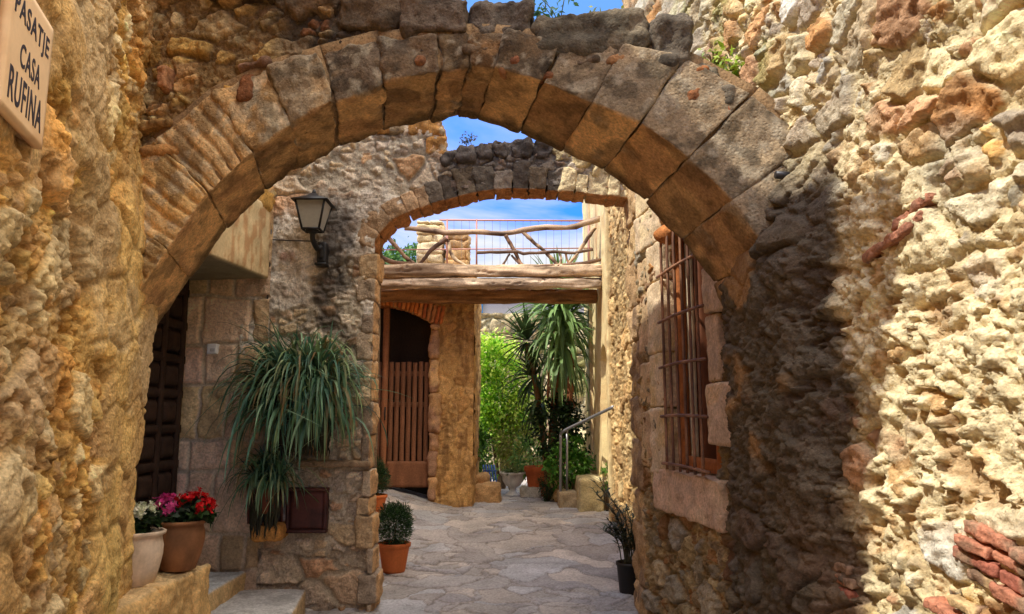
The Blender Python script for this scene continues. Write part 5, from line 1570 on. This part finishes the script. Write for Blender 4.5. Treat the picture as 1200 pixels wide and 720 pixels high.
def flowers(e, name, x, y, z, R, n, cols, seed, hz=.08):
    r = np.random.default_rng(seed)
    a = Acc(); leaves(a, (x, y, z - .02), (R * .95, R * .95, hz * .8), 420, .055, pal((44,66,34),(60,88,44),(34,52,28)), seed, clumps=16, asp=1.5); lf = a.build('leaves', M['leaf'], e)
    a = Acc()
    heads = max(8, n // 34)
    hd = r.normal(size=(heads, 3)); hd[:, 2] = np.abs(hd[:, 2]) + .25; hd /= np.linalg.norm(hd, axis=1, keepdims=True)
    for i in range(n):
        h = hd[r.integers(heads)]
        p = np.array([x, y, z]) + h * np.array([R, R, hz]) + r.normal(size=3) * .016
        nrm = h + r.normal(size=3) * .5; nrm /= np.linalg.norm(nrm)
        t = np.cross(nrm, r.normal(size=3)); t /= np.linalg.norm(t); b = np.cross(nrm, t)
        s = r.uniform(.010, .016); c = cols[r.integers(len(cols))] * r.uniform(.8, 1.15)
        for k in range(4):
            d = (t, b, -t, -b)[k]; sd = (b, -t, -b, t)[k]
            a.add([p, p + d * s * .6 + sd * s * .5 + nrm * .002, p + d * s * 1.15 + nrm * .004, p + d * s * .6 - sd * s * .5 + nrm * .002], [[0, 1, 2, 3]], c)
    return a.build(name, M['petal'], e)
ZL = .566
p1 = at(163, 640, 4.85); p2 = at(211, 640, 5.28)
e1 = fpot('pale greyish clay pot of white flowers, front one by the door', p1[0], 4.85, ZL - .01, .145, .33, (214,192,166), (190,166,140), 1)
flowers(e1, 'white_blossom', p1[0], 4.85, ZL + .37, .115, 380, pal((226,226,196),(236,234,214),(204,210,170)), 2, .09)
e2 = fpot('brown terracotta pot of red and pink flowers on the ledge by the door', p2[0] + .0, 5.28, ZL, .160, .33, (156,106,68), (128,88,58), 2)
flowers(e2, 'red_blossom', p2[0] + .09, 5.27, ZL + .40, .105, 460, pal((214,20,26),(236,36,40),(186,14,24)), 3, .10)
flowers(e2, 'pink_blossom', p2[0] - .09, 5.25, ZL + .39, .10, 380, pal((220,60,140),(236,90,160),(206,80,130)), 4, .08)
flowers(e2, 'white_blossom', p2[0] - .02, 5.38, ZL + .40, .07, 120, pal((226,226,196),(236,234,214)), 5, .07)

# ================================================================== POTTED SHRUBS on the lane
def pshrub(label, px, pyb, Y, R, Hh, cr, zc, seed, group='potted shrubs beside the lane'):
    b = at(px, pyb, Y); z = float(gz(b[0], Y)) + .004
    e = empty('potted_shrub', (b[0], Y, z), label, 'potted shrub', group)
    prof = [(0, 0), (.70 * R, 0), (.74 * R, .02), (.96 * R, .80 * Hh), (.98 * R, .84 * Hh), (1.06 * R, .86 * Hh), (1.08 * R, .98 * Hh), (1.0 * R, Hh), (.92 * R, .98 * Hh), (.9 * R, .9 * Hh), (0, .89 * Hh)]
    a = Acc(); lathe(a, prof, (b[0], Y, z), noisy(lin((204,112,58)), .15, .08, seed, lin((180,92,46)), .2), 44, .008, seed); a.build('pot', M['clay'], e)
    a = Acc(); lathe(a, [(.9 * R, .91 * Hh), (0, .93 * Hh)], (b[0], Y, z), lin((46,36,28)), 20); a.build('soil', M['stone'], e)
    a = Acc(); c = (b[0], Y, z + Hh + zc)
    r = np.random.default_rng(seed); n = 6500
    d = r.normal(size=(n, 3)); d /= np.linalg.norm(d, axis=1, keepdims=True)
    rad = r.random(n) ** .35 * (1 + .06 * r.normal(size=n)) * (1 + .22 * fbm(d + seed, .7, 3, seed))
    p = np.array(c) + d * rad[:, None] * np.array(cr)
    dd = d * .8 + r.normal(size=(n, 3)) * .35 + np.array([0, 0, .35]); dd /= np.linalg.norm(dd, axis=1, keepdims=True)
    s = np.cross(dd, r.normal(size=(n, 3))); s /= np.linalg.norm(s, axis=1, keepdims=True)
    L = r.uniform(.02, .05, n)[:, None]
    V = np.stack([p, p + dd * L * .5 + s * .0035, p + dd * L, p + dd * L * .5 - s * .0035], 1)
    g = pal((40,68,38),(54,86,44),(30,54,34),(74,104,52))[r.integers(0, 4, n)] * r.uniform(.6, 1.2, (n, 1))
    a.add(V.reshape(-1, 3), np.arange(n * 4).reshape(n, 4), np.repeat(g, 4, 0)); a.build('foliage', M['leaf'], e)
    a = Acc(); tube(a, [(b[0], Y, z + Hh * .85), (b[0] + .01, Y, z + Hh + zc)], [.012, .008], lin((90,70,50)), 6); a.build('stem', M['wood'], e)
pshrub('round dark green conifer in an orange terracotta pot, whole pot in view', 461.5, 661, 7.75, .155, .285, (.185, .18, .205), .19, 5)
pshrub('green shrub in an orange pot, half hidden behind the pier near the gate', 437, 607, 10.0, .17, .27, (.19, .18, .22), .22, 6)

# oleander in a black pot
b = at(738, 679, 7.0); z = float(gz(b[0], 7.0)) + .004
e = empty('potted_oleander', (b[0], 7.0, z), 'straggly grey green oleander in a black plastic pot at the wall corner', 'potted plant')
a = Acc(); R = .115; Hh = .27
lathe(a, [(0, 0), (.8 * R, 0), (.82 * R, .01), (R, .88 * Hh), (1.07 * R, .9 * Hh), (1.07 * R, Hh), (.98 * R, Hh), (.95 * R, .9 * Hh), (0, .9 * Hh)], (b[0], 7.0, z), noisy(lin((34,32,32)), .1, .05, 3), 36); a.build('pot', M['paint'], e)
st_acc = Acc(); lf_acc = Acc(); r = np.random.default_rng(21)
for k in range(22):
    an = r.uniform(0, 2 * np.pi); sp_ = r.uniform(.05, .26); hh = r.uniform(.22, .62)
    if k < 4: sp_, an, hh = r.uniform(.22, .34), np.pi + r.uniform(-.4, .4), r.uniform(.55, .75)
    base = np.array([b[0] + r.normal() * .03, 7.0 + r.normal() * .03, z + Hh * .9])
    tip = base + np.array([sp_ * math.cos(an), sp_ * math.sin(an) * .8, hh])
    tip[0] = min(tip[0], 1.27)
    q = spline([base, (base + tip) / 2 + np.array([-.25 * sp_ * math.cos(an), 0, .06]), tip], 14)
    tube(st_acc, q, np.linspace(.006, .003, 14), lin((84,84,64)), 5)
    for i in range(4, 14):
        for m in range(3):
            a2 = r.uniform(0, 2 * np.pi); v = np.array([math.cos(a2), math.sin(a2), r.uniform(.2, 1.0)]); v /= np.linalg.norm(v)
            L = r.uniform(.07, .12); pts = [q[i] + v * L * t + np.array([0, 0, -.02 * t * t]) for t in np.linspace(0, 1, 4)]
            g = pal((70,86,72),(88,104,88),(54,68,58),(104,116,98))[r.integers(4)] * r.uniform(.7, 1.25)
            blade(lf_acc, pts, .016, g, None, .15)
st_acc.build('stem', M['wood'], e); lf_acc.build('leaves', M['leaf'], e)

# ================================================================== weeds on the masonry
def weed(label, base, n, L, seed, cols=((90,126,60),(120,150,80)), size=.05):
    e = empty('wall_weed', tuple(base), label, 'weed', 'weeds growing on the old masonry')
    r = np.random.default_rng(seed); a = Acc(); b2 = Acc()
    for k in range(n):
        an = r.uniform(0, 2 * np.pi); tip = np.array(base) + np.array([math.cos(an) * L * .6, math.sin(an) * L * .4, L * r.uniform(.5, 1.1)])
        q = spline([base, (np.array(base) + tip) / 2 + r.normal(size=3) * .02, tip], 8); tube(b2, q, .003, lin((90,96,60)), 4)
        leaves(a, tip, (.05, .05, .05), 9, size, pal(*cols), seed + k, clumps=4, asp=1.8)
        leaves(a, q[4], (.04, .04, .04), 5, size, pal(*cols), seed + k + 50, clumps=4, asp=1.8)
    b2.build('stem', M['leaf'], e); a.build('leaves', M['leaf'], e)
def onarch(px, py): s, z = asz(px, py); return ap(s, z, -.25)
weed('leggy green weed against the sky, growing on the crown of the big arch', onarch(652, 16), 4, .22, 1, ((70,110,70),(90,130,80)))
weed('dense low weed on the big arch where it meets the sunny wall', onarch(706, 16), 9, .12, 2, ((110,130,50),(140,150,70)), .045)
def onright(px, py, o=.05):
    p = hit(px, py, (RA, 0, 0), nR); return p + nR * o
weed('small yellow green weed in the sunny wall above the right shoulder of the arch', onright(866, 84), 4, .07, 3, ((150,180,50),(180,200,80)), .06)
weed('tiny weed tuft in the sunny wall right at the edge of the arch', onright(842, 74), 3, .06, 4, ((140,170,60),(170,190,80)), .05)
p = at(548, 168, LY + .1); weed('tiny dry weeds sprouting on top of the smaller arch', p, 5, .07, 6, ((90,90,70),(110,106,80)), .025)
# iron stub in the wall
pz_ = onright(927, 206, .04)
a = Acc(); tube(a, [pz_ - nR * .06, pz_ + nR * .04], .02, lin((40,38,40)), 12)
tag(a.build('iron_stub', M['blackiron']), 'short dark round iron stub in the sunlit wall right of the arch', 'iron stub')
